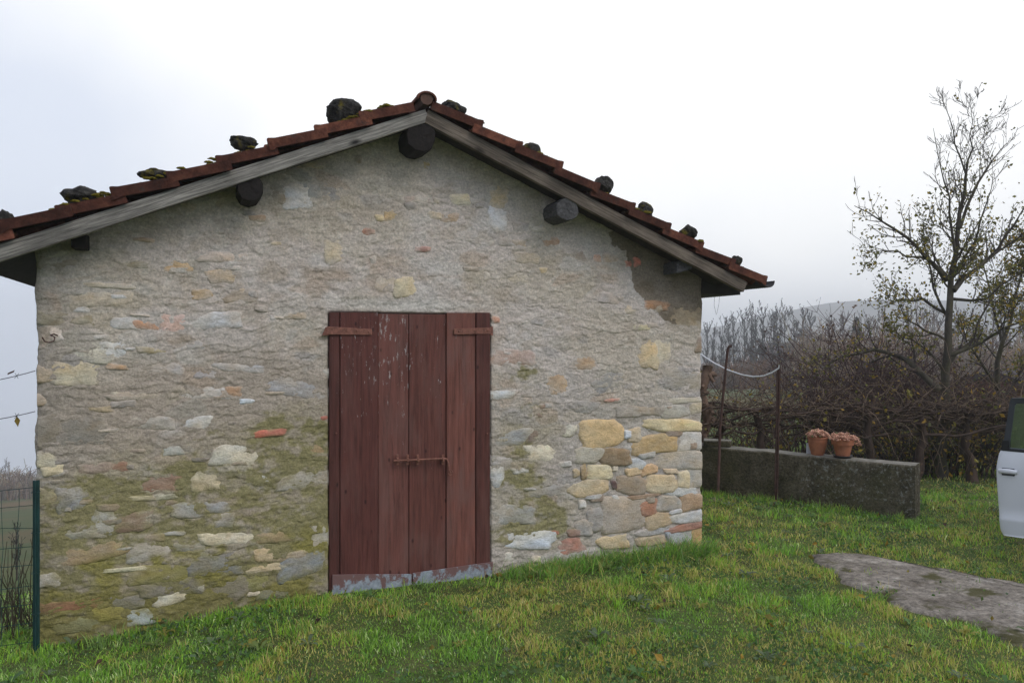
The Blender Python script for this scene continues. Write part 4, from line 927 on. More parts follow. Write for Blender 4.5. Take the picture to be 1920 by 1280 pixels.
# old vine stump leaning by the shed corner
rs = np.random.RandomState(8); b = at(1322, 800, 10.0); b[2] = float(ground_z(b[0], b[1])); n = 14
pts = np.array([at(1321 + 6 * math.sin(i * 1.1), 905 - i * 16.8, 10.0 + 0.03 * math.sin(i * 2.1)) for i in range(n)]); pts[0][2] = b[2] - 0.05
mb = MB().tube(pts, 0.040 + 0.035 * rs.rand(n), 9)
for k in range(22):
    i = rs.randint(5, 13); mb.tube([pts[i], pts[i] + rs.randn(3) * 0.035 + (0.02, 0, 0.02), pts[i] + rs.randn(3) * 0.055 + (0.02, 0, 0)], [0.036, 0.032, 0.018], 7)
tag(mb.build('vine_stump', bark('dry_vine_bark', (0.16, 0.105, 0.075)), None, True), 'thick gnarled dry vine trunk against the shed\'s right corner', 'trunk')

# brambles and bushes behind the vines
def bush(name, px, d, w, h, n, seed, mat_, label, leaves, pal, cat='bush', tilt=0.5, lsize=0.06):
    rs = np.random.RandomState(seed); b = at(px, 800, d); b[2] = float(ground_z(b[0], b[1])); t = thing(name, b, label, cat, 'bushes behind the vine row')
    ex = np.array((CS, -SN, 0)); ey = np.array((SN, CS, 0)); mb = MB(); tips = []
    for k in range(n):
        m = 9; u = np.linspace(0, 1, m); o = b + ex * rs.randn() * w * 0.30 + ey * rs.randn() * w * 0.2; L = h * rs.uniform(0.6, 1.25); a = rs.rand() * 6.28
        dr = (ex * math.cos(a) + ey * math.sin(a) * 0.7) * rs.uniform(0.1, 1.0) * tilt * 1.6
        p = o + dr * (L * u ** 1.3)[:, None]; p[:, 2] += L * (1.25 * u - rs.uniform(0.2, 0.75) * u ** 2.2); p += 0.03 * h * np.cumsum(rs.randn(m, 3), 0) * 0.5
        p[:, 2] = np.maximum(p[:, 2], b[2] - 0.02); mb.tube(p, np.linspace(0.009, 0.003, m) * rs.uniform(0.7, 1.6), 4, cap=False)
        for q in range(6):
            i = rs.randint(3, m - 1); dd = rs.randn(3); dd[2] += 0.2; dd /= np.linalg.norm(dd); l = h * rs.uniform(0.10, 0.32)
            e_ = p[i] + dd * l; mid = p[i] + dd * l * 0.5 + rs.randn(3) * 0.05 * l; mb.tube([p[i], mid, e_], [0.0035, 0.003, 0.0022], 3, cap=False); tips += [e_, mid]
            for z in range(2):
                d2 = dd + rs.randn(3) * 0.8; d2 /= np.linalg.norm(d2); mb.tube([mid, mid + d2 * l * 0.5], [0.0028, 0.002], 3, cap=False); tips.append(mid + d2 * l * 0.5)
    mb.build('stems', mat_, t, True); tips = np.array(tips)
    leaf_cloud(tips[rs.permutation(len(tips))[:int(leaves * 1.7)]], rs, lsize * 0.85, pal, 1, 0.05).build('foliage', M_LEAF, t)
M_BRAM = bark('bramble_stems', (0.085, 0.055, 0.052))
BR = [(0.085, 0.050, 0.035), (0.060, 0.040, 0.034), (0.12, 0.065, 0.035)]
bush('bramble_bush', 1545, 11.8, 1.7, 1.75, 90, 1, M_BRAM, 'brown bramble thicket with yellow leaves above the flower pots', 420, YEL + BR)
bush('bramble_bush', 1640, 12.2, 1.9, 1.95, 110, 2, M_BRAM, 'dense purplish brown bramble dome left of the tall tree', 520, BR + BR + YEL[:2])
bush('bramble_bush', 1715, 11.6, 1.5, 1.75, 80, 3, M_BRAM, 'brown bramble tangle around the foot of the tall tree', 360, BR + YEL)
bush('bramble_bush', 1840, 12.4, 1.9, 1.6, 90, 4, M_BRAM, 'leafy bramble patch between the two trees', 700, YEL + OLI)
bush('bramble_bush', 1905, 11.8, 1.5, 1.3, 60, 14, M_BRAM, 'low bramble behind the car door', 300, YEL + BR)
bush('leafy_shrub', 1665, 10.6, 1.0, 0.65, 40, 5, M_TWIG, 'low shrub with yellow green leaves behind the wall end', 460, YEL + OLI)
bush('leafy_shrub', 1745, 10.5, 1.0, 0.75, 44, 6, M_TWIG, 'yellow leaved low shrub at the tall tree\'s foot', 520, YEL + YEL + OLI)
bush('leafy_shrub', 1830, 10.6, 1.1, 0.80, 44, 7, M_TWIG, 'green and yellow low shrub near the car door', 520, YEL + OLI)
bush('leafy_shrub', 1400, 11.0, 1.2, 0.7, 44, 9, M_BRAM, 'straw coloured low shrub behind the bent pole', 160, BR + YEL)
bush('leafy_shrub', 1480, 11.2, 1.2, 0.8, 50, 10, M_BRAM, 'brown low shrub between the rusty post and the pots', 200, BR + YEL)

# bare trees far behind
def far_mesh(seed, h, slim, twr):
    t = Tree(seed); r = t.r; n = 9; z = np.linspace(0, h, n); p = np.stack([0.02 * h * np.cumsum(r.randn(n)) * 0.4, 0.02 * h * np.cumsum(r.randn(n)) * 0.4, z], -1)
    ra = 0.016 * h * np.linspace(1, 0.1, n); tk = MB().tube(p, ra, 6).mesh('trunk', True)
    t.spawn(p, ra, h * 0.62, 0, 3, slim, 0.32, 0.16, (30, 36), 0.16, (0.24, 0.50)); return tk, t.tubes(1, 4, 3, twr).mesh('crown', True)
FAR = [far_mesh(20 + i, 8.5, 0.66, 0.017) for i in range(5)]
def far_tree(px, py_top, d, k, label, m, name='bare_tree', group='bare trees in the mist beyond the field', cat='tree'):
    b = at(px, 700, d); b[2] = float(ground_z(b[0], b[1])); top = 1.8 + d * (CY - py_top) / F; sc = (top - b[2]) / 8.5
    t = thing(name, b, label, cat, group); t.scale = (sc, sc, sc); t.rotation_euler = (0, 0, k * 1.7)
    for me, nm in zip(FAR[k % 5], ('trunk', 'crown')):
        o = bpy.data.objects.new(nm, me); COL.objects.link(o); o.parent = t
        if not me.materials: me.materials.append(M_FAR)
        o.material_slots[0].link = 'OBJECT'; o.material_slots[0].material = m
ORD = 'first second third fourth fifth sixth seventh eighth ninth tenth eleventh twelfth thirteenth fourteenth fifteenth'.split()
for i, (px, pt, d) in enumerate((q[0], q[1], q[2] * 1.3) for q in ((1326, 612, 78), (1338, 622, 70), (1352, 606, 84), (1366, 600, 80), (1380, 598, 76), (1394, 594, 82), (1406, 586, 74), (1419, 580, 78), (1432, 584, 70), (1446, 592, 80), (1460, 588, 73), (1474, 584, 79), (1488, 590, 72), (1503, 586, 77), (1518, 596, 82))):
    far_tree(px, pt, d, i, ORD[i] + ' slender bare grey tree in the misty row, counting from the shed', M_FAR)
for i, (px, pt, d) in enumerate((q[0], q[1], q[2] * 1.3) for q in ((1540, 612, 60), (1562, 605, 66), (1586, 598, 58), (1630, 602, 62), (1655, 590, 55), (1680, 596, 60), (1705, 588, 52), (1730, 590, 58), (1755, 596, 50), (1800, 590, 55), (1830, 596, 48), (1860, 588, 54), (1890, 592, 50), (1915, 586, 56))):
    far_tree(px, pt, d, i + 2, ORD[i] + ' bare brown tree of the hazy wood behind the brambles, counting from the shed side', M_FARB, group='bare brown trees in the hazy wood')
def low_scrub(px, pt, d, k, label): far_tree(px, pt, d, k, label, M_FARB, 'scrub_bush', 'russet scrub at the foot of the misty trees', 'bush')
for i, (px, pt, d) in enumerate((q[0], q[1], q[2] * 1.3) for q in ((1340, 690, 66), (1375, 682, 64), (1405, 676, 62), (1436, 678, 63), (1468, 684, 60), (1500, 690, 56), (1536, 694, 52), (1575, 690, 46), (1620, 690, 44), (1665, 686, 42), (1710, 690, 40), (1760, 690, 42), (1815, 692, 40), (1870, 690, 40), (1910, 690, 42))):
    low_scrub(px, pt, d, i + 1, ORD[i] + ' russet scrub bush under the misty trees, counting from the shed')
def thicket(px0, px1, d0, d1, h0, h1, n, seed, label, cols):
    rs = np.random.RandomState(seed); mb = MB()
    for k in range(n):
        px = rs.uniform(px0, px1); d = rs.uniform(d0, d1); b = at(px, 700, d); b[2] = float(ground_z(b[0], b[1])); h = rs.uniform(h0, h1) * (0.6 + 0.8 * float(vnoise(px * 0.02, d * 0.1, seed)))
        l = rs.randn(2) * 0.22 * h; q1 = b + (l[0] * 0.3, l[1] * 0.3, h * 0.5); q2 = b + (l[0], l[1], h); r = d * 0.00045; c = np.asarray(cols[rs.randint(len(cols))]) * rs.uniform(0.7, 1.3)
        mb.tube([b, q1, q2], [r * 1.6, r * 1.2, r * 0.7], 3, col=c, cap=False)
        for j in range(4):
            o = q1 + (q2 - q1) * rs.uniform(-0.6, 0.9); e_ = rs.randn(3) * 0.22 * h; e_[2] = abs(e_[2]) * 0.9; mb.tube([o, o + e_], [r * 0.9, r * 0.6], 3, col=c, cap=False)
    tag(mb.build('undergrowth', M_THICK, None), label, 'undergrowth', None, 'stuff')
M_THICK = attr_material('thicket_twigs', 0.95, 0.0, 0.1)
BRN = [(0.21, 0.155, 0.125), (0.17, 0.14, 0.13), (0.27, 0.18, 0.12), (0.24, 0.21, 0.15)]
thicket(1490, 1960, 38, 62, 1.7, 3.6, 1300, 5, 'dense brown leafless thicket on the slope behind the brambles', BRN)
thicket(1310, 1520, 70, 88, 1.2, 2.6, 700, 6, 'russet leafless undergrowth at the foot of the misty tree row', [(0.15, 0.080, 0.050), (0.11, 0.065, 0.045), (0.09, 0.07, 0.055)])
thicket(-60, 75, 74, 100, 1.0, 2.2, 600, 7, 'brown leafless wood on the valley slope beyond the mesh fence', BRN)
# conifer
def conifer(px, pt, d, seed, label):
    rs = np.random.RandomState(seed); b = at(px, 700, d); b[2] = float(ground_z(b[0], b[1])); h = 1.8 + d * (CY - pt) / F - b[2]
    t = thing('conifer', b, label, 'tree'); MB().tube([b, b + (0, 0, h * 0.5), b + (0, 0, h)], [0.16, 0.1, 0.02], 6).build('trunk', M_FAR, t)
    n = 2600; z = rs.rand(n) ** 0.8; rr = (1 - z) * 0.24 * h * np.sqrt(rs.rand(n)) * (0.75 + 0.5 * (np.mod(z * 9, 1))); a = rs.rand(n) * 6.28
    c = np.stack([b[0] + rr * np.cos(a), b[1] + rr * np.sin(a), b[2] + h * (0.12 + 0.88 * z) - rr * 0.3], -1)
    leaf_cloud(c, rs, 0.042 * h, [(0.020, 0.026, 0.016), (0.030, 0.036, 0.020), (0.014, 0.018, 0.012)], 1, 0.05).build('crown', M_LEAF, t)
conifer(1606, 598, 70, 1, 'dark conifer standing among the hazy bare trees'); conifer(1780, 640, 66, 2, 'small dark conifer behind the tall tree')
# house in the mist and brick shed
def gable_house(name, px, py_eave, py_ridge, d, w, dep, label, wall_c, roof_c, wins=True, rot=0.0):
    b = at(px, 700, d); b[2] = float(ground_z(b[0], b[1])) - 0.3; ze = 1.8 + d * (CY - py_eave) / F - b[2]; zr_ = 1.8 + d * (CY - py_ridge) / F - b[2]
    t = thing(name, b, label, 'building'); a = YAW + rot; R_ = np.array([[math.cos(a), -math.sin(a), 0], [math.sin(a), math.cos(a), 0], [0, 0, 1.0]])
    T_ = lambda v: np.asarray(v, float) @ R_ + b
    o = T_([(-w / 2, 0, 0), (w / 2, 0, 0), (w / 2, 0, ze), (-w / 2, 0, ze)]); wl = MB().prism(o, T_([(0, dep, 0)])[0] - b)
    wl.build('wall', simple(name + '_wall', wall_c, 0.9, 0.2, 2.0, 0.3), t)
    rf = MB(); prof = [(-0.35, ze - 0.12), (dep / 2, zr_), (dep + 0.35, ze - 0.12), (dep + 0.35, ze + 0.02), (dep / 2, zr_ + 0.16), (-0.35, ze + 0.02)]
    rf.prism(T_([(-w / 2 - 0.1 * w, y, z) for y, z in prof]), T_([(w * 1.2, 0, 0)])[0] - b); rf.build('roof', simple(name + '_roof', roof_c, 0.9, 0.3, 3.0, 0.4), t)
    if wins:
        for x in (-w * 0.3, 0.05 * w, w * 0.33):
            f_ = MB().box((x - 0.5, -0.05, ze * 0.45), (x + 0.5, 0.02, ze * 0.45 + 1.3), lambda v: T_(v)).build('window', simple(name + '_pane', (0.02, 0.022, 0.025), 0.3, 0.1, 1, 0), t)
gable_house('stone_house', 1495, 662, 645, 112, 7.0, 6.0, 'grey stone house half hidden in mist behind the brambles', (0.11, 0.10, 0.095), (0.075, 0.055, 0.05))
gable_house('brick_outbuilding', 1948, 722, 712, 15.5, 0.55, 2.0, 'small red brick outbuilding behind the trees above the car door', (0.16, 0.062, 0.042), (0.055, 0.045, 0.042), False)

# ------------------------------------------------------------------ left side: fence, wires, valley
fb = onY(68, 1219, YW - 0.10); fb[2] = float(ground_z(fb[0], fb[1])); ft = onY(66, 900, YW - 0.10)
M_GREENP = simple('green_coated_steel', (0.010, 0.045, 0.042), 0.5, 0.25, 20, 0.1, 0.4)
gp = thing('green_fence_post', fb, 'dark green metal fence post at the shed\'s left corner', 'post')
b = MB(); b.box((-0.019, -0.0025, -0.15), (0.019, 0.0025, ft[2] - fb[2]), lambda v: v + fb).box((-0.0025, -0.030, -0.15), (0.0025, -0.003, ft[2] - fb[2]), lambda v: v + fb); b.build('shaft', M_GREENP, gp)
for z in (0.25, 0.5, 0.75, 1.0): MB().tube([fb + (-0.022, -0.034, z), fb + (0.022, -0.034, z), fb + (0.022, 0.006, z), fb + (-0.022, 0.006, z), fb + (-0.022, -0.034, z)], 0.002, 4).build('tie', M_GREENP, gp)
ms = MB(); rs = np.random.RandomState(3)
fd = np.array((-0.97, 0.24)); mz_ = [0.06, 0.18, 0.30, 0.42, 0.54, 0.66, 0.78, 0.92, 1.02]
gz = lambda s: float(ground_z(fb[0] + fd[0] * s, fb[1] + fd[1] * s))
for z in mz_: ms.tube([(fb[0] + fd[0] * s, fb[1] + fd[1] * s, fb[2] + (gz(s) - fb[2]) * 0.6 + z + 0.006 * rs.randn()) for s in np.linspace(0, 2.4, 13)], 0.0022, 3)
for s in np.arange(0.10, 2.4, 0.10): ms.tube([(fb[0] + fd[0] * s + 0.004 * rs.randn(), fb[1] + fd[1] * s, fb[2] + (gz(s) - fb[2]) * 0.6 + z) for z in mz_], 0.0018, 3)
tag(ms.build('wire_mesh_fence', M_GREENP, None), 'fine green wire mesh fence running off beside the shed', 'fence')
M_WIRE = simple('dull_wire', (0.05, 0.05, 0.055), 0.6, 0.2, 30, 0)
for (ya, yb, lab) in ((695, 704, 'upper barbed wire with a dry leaf at the shed\'s left corner'), (771, 772, 'lower barbed wire with a hanging yellow leaf at the shed\'s left corner')):
    w_ = thing('barbed_wire', onY(66, ya, YW - 0.02), lab, 'wire', 'barbed wires left of the shed'); mb = MB()
    P = np.array([onY(66, ya, YW - 0.02) + (onY(-160, yb + 22, YW + 0.25) - onY(66, ya, YW - 0.02)) * u - np.array((0, 0, 0.03 * 4 * u * (1 - u))) for u in np.linspace(0, 1, 14)])
    mb.tube(P, 0.0024, 4)
    for k in (2, 5, 8, 11):
        for dz in ((0.012, 0, 0.016), (-0.010, 0.01, 0.016)): mb.tube([P[k] - dz, P[k] + dz], 0.0016, 3)
    mb.build('strand', M_WIRE, w_)
    q = P[2] if ya > 730 else P[3] + (0, 0, 0.02)
    lf = MB(); L_ = 0.07 if ya > 730 else 0.05
    dn = np.array((0.1, 0, -1.0)) if ya > 730 else np.array((0.8, 0, 0.6)); sdv = np.array((0.8, 0.5, 0.1)) * 0.018
    lf.add([q, q + dn * L_ * 0.45 + sdv, q + dn * L_, q + dn * L_ * 0.45 - sdv], [[0, 1, 2, 3]], col=(0.22, 0.15, 0.025) if ya > 730 else (0.16, 0.085, 0.06)); lf.build('leaf', M_LEAF, w_)
# dry weeds behind the mesh
wd = MB()
for k in range(420):
    x = rs.uniform(-2.6, -1.05); y = rs.uniform(5.9, 8.5); z = float(ground_z(x, y)); h = rs.uniform(0.25, 0.75); l = rs.randn(2) * 0.12
    wd.tube([(x, y, z), (x + l[0] * .4, y + l[1] * .4, z + h * .55), (x + l[0], y + l[1], z + h)], [0.004, 0.003, 0.0018], 3, col=np.array((0.09, 0.07, 0.045)) * rs.uniform(0.5, 1.3))
tag(wd.build('weeds', attr_material('dry_stalks', 0.9, 0.0), None), 'dry dead weed stalks behind the wire mesh', 'weeds', None, 'stuff')
far_tree(30, 985, 17, 3, 'small bare bush in the green field left of the shed', M_FAR, 'bare_bush', 'bushes in the valley field', 'bush')
for i, (px, pt, d) in enumerate(((2, 880, 86), (12, 872, 95), (24, 888, 82), (34, 882, 88), (44, 892, 84), (54, 886, 97))):
    far_tree(px, pt, d, i, ORD[i] + ' bare tree on the misty slope beyond the mesh fence, from the picture edge', M_FARB if i % 2 else M_FAR, 'slope_tree', 'bare trees on the slope across the field')

# ------------------------------------------------------------------ car with an open door
M_WHITE = simple('white_car_paint', (0.70, 0.71, 0.74), 0.22, 0.02, 3, 0, 0.5); M_BLACK = simple('black_plastic', (0.012, 0.012, 0.013), 0.45, 0.15, 40, 0.05)
M_DARKTRIM = simple('grey_door_frame', (0.045, 0.048, 0.055), 0.35, 0.05, 10, 0)
mg = Mat('car_glass', 0.03, 0.5); gl = mg.node('BsdfGlossy'); gl.inputs['Roughness'].default_value = 0.02; gl.inputs[0].default_value = (0.9, 0.95, 1, 1); tp_ = mg.node('BsdfTransparent'); tp_.inputs[0].default_value = (0.50, 0.60, 0.62, 1)
fz = mg.node('Fresnel'); fz.inputs[0].default_value = 1.6; mx = mg.node('MixShader'); mg.link(mg.math('ADD', fz.outputs[0], 0.30), mx.inputs[0]); mg.link(tp_.outputs[0], mx.inputs[1]); mg.link(gl.outputs[0], mx.inputs[2]); mg.link(mx.outputs[0], mg.t.nodes['Material Output'].inputs[0]); M_GLASS = mg.m
Rl = ld(4.015, 6.5); hd = ld(0.74, -0.67); hd /= np.linalg.norm(hd); hn = np.array((-hd[1], hd[0], 0)); hn = hn if hn @ Rl < 0 else -hn       # outer face looks at the viewer
DP = lambda a, z, o=0.0: Rl + hd * a + hn * o + np.array((0, 0, z))
car = thing('parked_car', ld(5.3, 6.2, 0.0), 'white car with its door swung open at the picture\'s right edge', 'car')
dr = bpy.data.objects.new('door', None); COL.objects.link(dr); attach(dr, car); tag(dr, 'open white car door with dark window frame')
zs = np.array([0.200, 0.215, 0.25, 0.32, 0.345, 0.36, 0.45, 0.58, 0.70, 0.76, 0.82, 0.87, 0.895, 0.905]); re_ = np.interp(zs, [0.2, 0.23, 0.32, 0.5, 0.68, 0.76, 0.86, 0.905], [0.045, 0.024, 0.018, 0.010, 0.0, 0.0, 0.012, 0.030])
bul = np.interp(zs, [0.2, 0.30, 0.345, 0.36, 0.5, 0.70, 0.79, 0.86, 0.905], [-0.014, -0.004, 0.0, -0.008, 0.004, 0.014, 0.012, 0.004, -0.006])
P = []
for z, r_, bb in zip(zs, re_, bul):
    fr_ = np.array([0, 0.006, 0.02, 0.08, 0.25, 0.5, 0.75, 1.0]); aa = r_ + (1.06 - r_) * fr_; oo = bb - np.array([0.020, 0.006, 0.0, 0, 0, 0, 0, 0])
    row = [DP(a, z, o) for a, o in zip(aa, oo)] + [DP(1.06, z, -0.11), DP(0.5, z, -0.12), DP(r_ + 0.02, z, -0.11), DP(r_ + 0.002, z, bb - 0.06)]
    P.append(row)
P = np.array(P); mb = MB().grid(P, closed=True); mb.n.append(list(range(12))); mb.n.append([12 * (len(zs) - 1) + i for i in range(12)][::-1]); mb.build('skin', M_WHITE, dr, True)
fro = [(0.036, 0.895), (0.060, 1.05), (0.092, 1.30), (0.105, 1.335), (0.9, 1.40), (1.06, 1.20), (1.06, 0.88)]
fri = [(0.088, 0.925), (0.103, 1.06), (0.128, 1.275), (0.140, 1.29), (0.87, 1.345), (1.0, 1.19), (1.0, 0.91)]
fm = MB(); n = len(fro)
v = [DP(a, z, -0.012) for a, z in fro] + [DP(a, z, -0.022) for a, z in fri] + [DP(a, z, -0.06) for a, z in fro] + [DP(a, z, -0.055) for a, z in fri]
q = []
for i in range(n):
    j = (i + 1) % n; q += [[i, j, n + j, n + i], [2 * n + i, 3 * n + i, 3 * n + j, 2 * n + j], [i, 2 * n + i, 2 * n + j, j], [n + i, n + j, 3 * n + j, 3 * n + i]]
fm.add(v, q); fm.build('window_frame', M_DARKTRIM, dr)
MB().prism([DP(a, z, -0.034) for a, z in fri], hn * 0.004).build('window', M_GLASS, dr)
MB().prism([DP(a, z, -0.006) for a, z in ((0.034, 0.900), (0.042, 0.985), (0.092, 0.985), (0.092, 0.918), (1.05, 0.908), (1.05, 0.885))], hn * 0.004).build('belt_trim', M_BLACK, dr)
ha = np.linspace(0.020, 0.155, 12); hz = 0.735 + 0.006 * np.cos(np.linspace(-1.4, 1.4, 12)); ho = 0.014 + 0.034 * np.sin(np.linspace(0.15, math.pi - 0.15, 12)) ** 0.6
Ph = np.array([[DP(a, z + 0.020 * math.sin(t) * (0.75 + 0.25 * k), o + 0.010 * math.cos(t)) for t in np.linspace(0, 2 * math.pi, 9)[:-1]] for a, z, o, k in zip(ha, hz, ho, np.sin(np.linspace(0.3, math.pi - 0.3, 12)))])
hb = MB().grid(Ph, closed=True); hb.n.append(list(range(8))); hb.n.append([88 + i for i in range(8)][::-1]); hb.build('handle', M_WHITE, dr, True)
MB().prism([DP(a, z, 0.0150) for a, z in ((0.045, 0.70), (0.13, 0.70), (0.142, 0.73), (0.13, 0.762), (0.045, 0.762), (0.035, 0.73))], hn * 0.003).build('handle_recess', M_DARKTRIM, dr)
# the body stands outside the picture: simple lofted shell with glazed cabin and wheels
bx = ld(0.26, 0.97); bx /= np.linalg.norm(bx); bw = np.array((bx[1], -bx[0], 0)); bw = bw if bw @ ld(1, 0) > 0 else -bw; Hh = DP(1.10, 0) ; Hh[2] = 0
CB = lambda l, w, z: Hh + bx * l + bw * w + np.array((0, 0, z))
def shell(secs, name, m):
    P = []
    for l, w0, w1, z0, z1, r_ in secs:
        P.append([CB(l, *q) for q in ((w0 + r_, z0), (w0, z0 + r_), (w0, z1 - r_), (w0 + r_, z1), (w1 - r_, z1), (w1, z1 - r_), (w1, z0 + r_), (w1 - r_, z0))])
    mb = MB().grid(np.array(P), closed=True); mb.n.append(list(range(8))[::-1]); mb.n.append([8 * (len(secs) - 1) + i for i in range(8)]); return mb.build(name, m, car, True)
shell([(-1.30, 0.25, 1.50, 0.30, 0.62, 0.08), (-1.15, 0.10, 1.65, 0.24, 0.74, 0.10), (-0.6, 0.02, 1.73, 0.22, 0.88, 0.10), (-0.06, 0.02, 1.73, 0.22, 0.92, 0.08)], 'bonnet', M_WHITE)
shell([(-0.06, 0.10, 1.73, 0.20, 0.34, 0.05), (1.02, 0.10, 1.73, 0.20, 0.34, 0.05)], 'sill', M_WHITE)
shell([(1.02, 0.04, 1.73, 0.22, 0.92, 0.08), (1.8, 0.04, 1.73, 0.22, 0.92, 0.08), (2.35, 0.12, 1.65, 0.30, 0.90, 0.10)], 'rear_quarter', M_WHITE)
shell([(-0.15, 0.22, 1.55, 0.88, 0.93, 0.02), (0.55, 0.26, 1.51, 0.9, 1.40, 0.05), (1.7, 0.26, 1.51, 0.9, 1.42, 0.05), (2.25, 0.24, 1.53, 0.88, 0.95, 0.02)], 'cabin', M_BLACK)
shell([(0.5, 0.24, 1.53, 1.39, 1.44, 0.02), (1.75, 0.24, 1.53, 1.40, 1.45, 0.02)], 'roof', M_WHITE)
for l in (-0.75, 1.70):
    for w in (0.04, 1.53):
        o = CB(l, w, 0.30); wm = MB(); seg = 20; rows = []
        for rr, ww in ((0.06, 0.03), (0.17, 0.02), (0.20, 0.0), (0.27, 0.0), (0.30, 0.03), (0.30, 0.16), (0.27, 0.19), (0.1, 0.19)):
            rows.append([o + bw * ww + bx * rr * math.cos(t) + np.array((0, 0, rr * math.sin(t))) for t in np.arange(seg) * 2 * math.pi / seg])
        wm.grid(np.array(rows), closed=True).build('wheel', M_BLACK, car, True)

# ------------------------------------------------------------------ grass
rg = np.random.RandomState(77)
def scatter(n, dmin, dmax, spread=0.80):
    d = np.sqrt(rg.rand(n) * (dmax ** 2 - dmin ** 2) + dmin ** 2); l = (rg.rand(n) * 2 - 1) * spread * d
    return d * SN + l * CS, d * CS - l * SN
wall_poly = np.array([A3, B2, B2 + nv * 0.265, A3 + nv * 0.265])
def ok(x, y):
    m = ~((x > X0 - 0.03) & (x < X1 + 0.03) & (y > YW - 0.035) & (y < YW + DEPTH + 0.1)); m &= ~in_poly(x, y, wall_poly)
    sx = x + 0.62 * (fbm(x * 4, y * 4, 3) - 0.5); sy = y + 0.62 * (fbm(x * 4, y * 4, 6) - 0.5)
    ins = in_poly(sx, sy, sl); m &= ~(ins & (rg.rand(len(x)) > 0.035)); return m
GREENS = np.array((1.85, 1.90, 1.32)) * np.array([(0.128, 0.240, 0.036), (0.100, 0.220, 0.036), (0.185, 0.300, 0.045), (0.160, 0.240, 0.085), (0.250, 0.240, 0.070), (0.330, 0.265, 0.135), (0.095, 0.150, 0.060), (0.42, 0.46, 0.30)])
def blades(x, y, h, w, lean, pal_i, jitter=0.3):
    n = len(x); z = ground_z(x, y) - 0.004; a = rg.rand(n) * 6.283; ba = rg.rand(n) * 6.283
    hx, hy = np.cos(a) * w, np.sin(a) * w; lx, ly = np.cos(ba) * lean * h, np.sin(ba) * lean * h
    zz = np.sqrt(np.maximum(1 - lean ** 2 * 0.6, 0.15)) * h
    v = np.stack([np.stack([x - hx, y - hy, z], -1), np.stack([x + hx, y + hy, z], -1),
                  np.stack([x + lx * .40 + hx * .8, y + ly * .40 + hy * .8, z + zz * .62], -1), np.stack([x + lx * .40 - hx * .8, y + ly * .40 - hy * .8, z + zz * .62], -1),
                  np.stack([x + lx, y + ly, z + zz], -1)], 1)
    i = np.arange(n)[:, None] * 5
    col = np.repeat(GREENS[pal_i] * rg.uniform(1 - jitter, 1 + jitter, (n, 1)), 5, 0)
    return v.reshape(-1, 3), np.hstack([i, i + 1, i + 2, i + 3]), np.hstack([i + 3, i + 2, i + 4]), col
gr = MB()
for n, d0, d1, hmul, wmul in ((190000, 3.2, 6.4, 1.0, 1.0), (110000, 6.4, 9.5, 1.0, 1.4), (60000, 9.5, 15.0, 1.1, 2.2)):
    x, y = scatter(n, d0, d1); m = ok(x, y); x, y = x[m], y[m]; n = len(x)
    pt = fbm(x * 1.6, y * 1.6, 5); tuft_ = fbm(x * 5.5, y * 5.5, 15, 2); dry = fbm(x * 1.1 + 9, y * 1.1, 25) + 0.16 * sstep(1.2, 4.5, x) * sstep(6.5, 4.0, y) - 0.12 * sstep(1.5, -0.5, x)
    h_door = 1 - 0.6 * sstep(0.5, 0.1, np.abs(y - YW)) * sstep(0.75, 0.9, x) * sstep(2.15, 2.0, x); keep = rg.rand(n) < 0.55 + 0.75 * (tuft_ - 0.25); x, y, pt, tuft_, dry, h_door = x[keep], y[keep], pt[keep], tuft_[keep], dry[keep], h_door[keep]; n = len(x)
    h = (0.016 + 0.033 * sstep(0.35, 0.75, tuft_)) * h_door * rg.uniform(0.5, 1.4, n) * hmul * (0.8 + 0.5 * pt)
    pi = np.where(rg.rand(n) < sstep(0.44, 0.60, dry) * 0.80, rg.choice([4, 5, 5, 4, 2], n), rg.choice([0, 0, 0, 1, 1, 1, 2, 2, 3, 3, 6, 6, 2, 0, 7], n))
    v, q, t, c = blades(x, y, h, 0.0021 * wmul * rg.uniform(0.7, 1.4, n), np.clip(rg.rayleigh(0.45, n), 0, 1.1), pi)
    gr.add(v, q, t, c)
# rank tufts along the foot of the walls and scattered in the meadow
def tuft(cx, cy_, n, h, r, pal=(0, 1, 2, 2, 3, 6, 4), lean=0.5):
    x = cx + rg.randn(n) * r; y = cy_ + rg.randn(n) * r; m = ok(x, y); x, y = x[m], y[m]; n = len(x)
    v, q, t, c = blades(x, y, h * rg.uniform(0.5, 1.15, n), 0.0026 * rg.uniform(0.7, 1.3, n), np.clip(rg.rayleigh(lean, n), 0, 1.1), rg.choice(pal, n)); gr.add(v, q, t, c)
for k in range(120):
    x = rg.uniform(2.15, 4.1); tuft(x, YW - 0.05 - abs(rg.randn()) * 0.07, 55, rg.uniform(0.09, 0.19) * (0.75 + 0.35 * sstep(2.4, 3.8, x)), 0.06, (1, 6, 6, 6, 1, 0, 3, 5), 0.75)
for k in range(70):
    x = rg.uniform(-1.2, 2.1); tuft(x, YW - 0.05 - abs(rg.randn()) * 0.08, 30, rg.uniform(0.05, 0.10) * (0.5 if x > 0.75 else 1), 0.06)
for k in range(60):
    t = rg.rand() * LW; q = A3 + dv * t - nv * (0.03 + abs(rg.randn()) * 0.08); tuft(q[0], q[1], 30, rg.uniform(0.06, 0.13), 0.06)
PALS = [(2, 2, 4), (3, 6, 3), (5, 5, 4), (0, 2, 2), (1, 0, 6), (0, 6, 3)]
for k in range(420):
    x, y = scatter(1, 3.4, 9.0); tuft(x[0], y[0], rg.randint(20, 50), rg.uniform(0.05, 0.12), rg.uniform(0.025, 0.06), PALS[rg.randint(6)])
tag(gr.build('grass', M_GRASS, None), 'short green grass with rank tufts along the shed wall', 'grass', None, 'stuff')
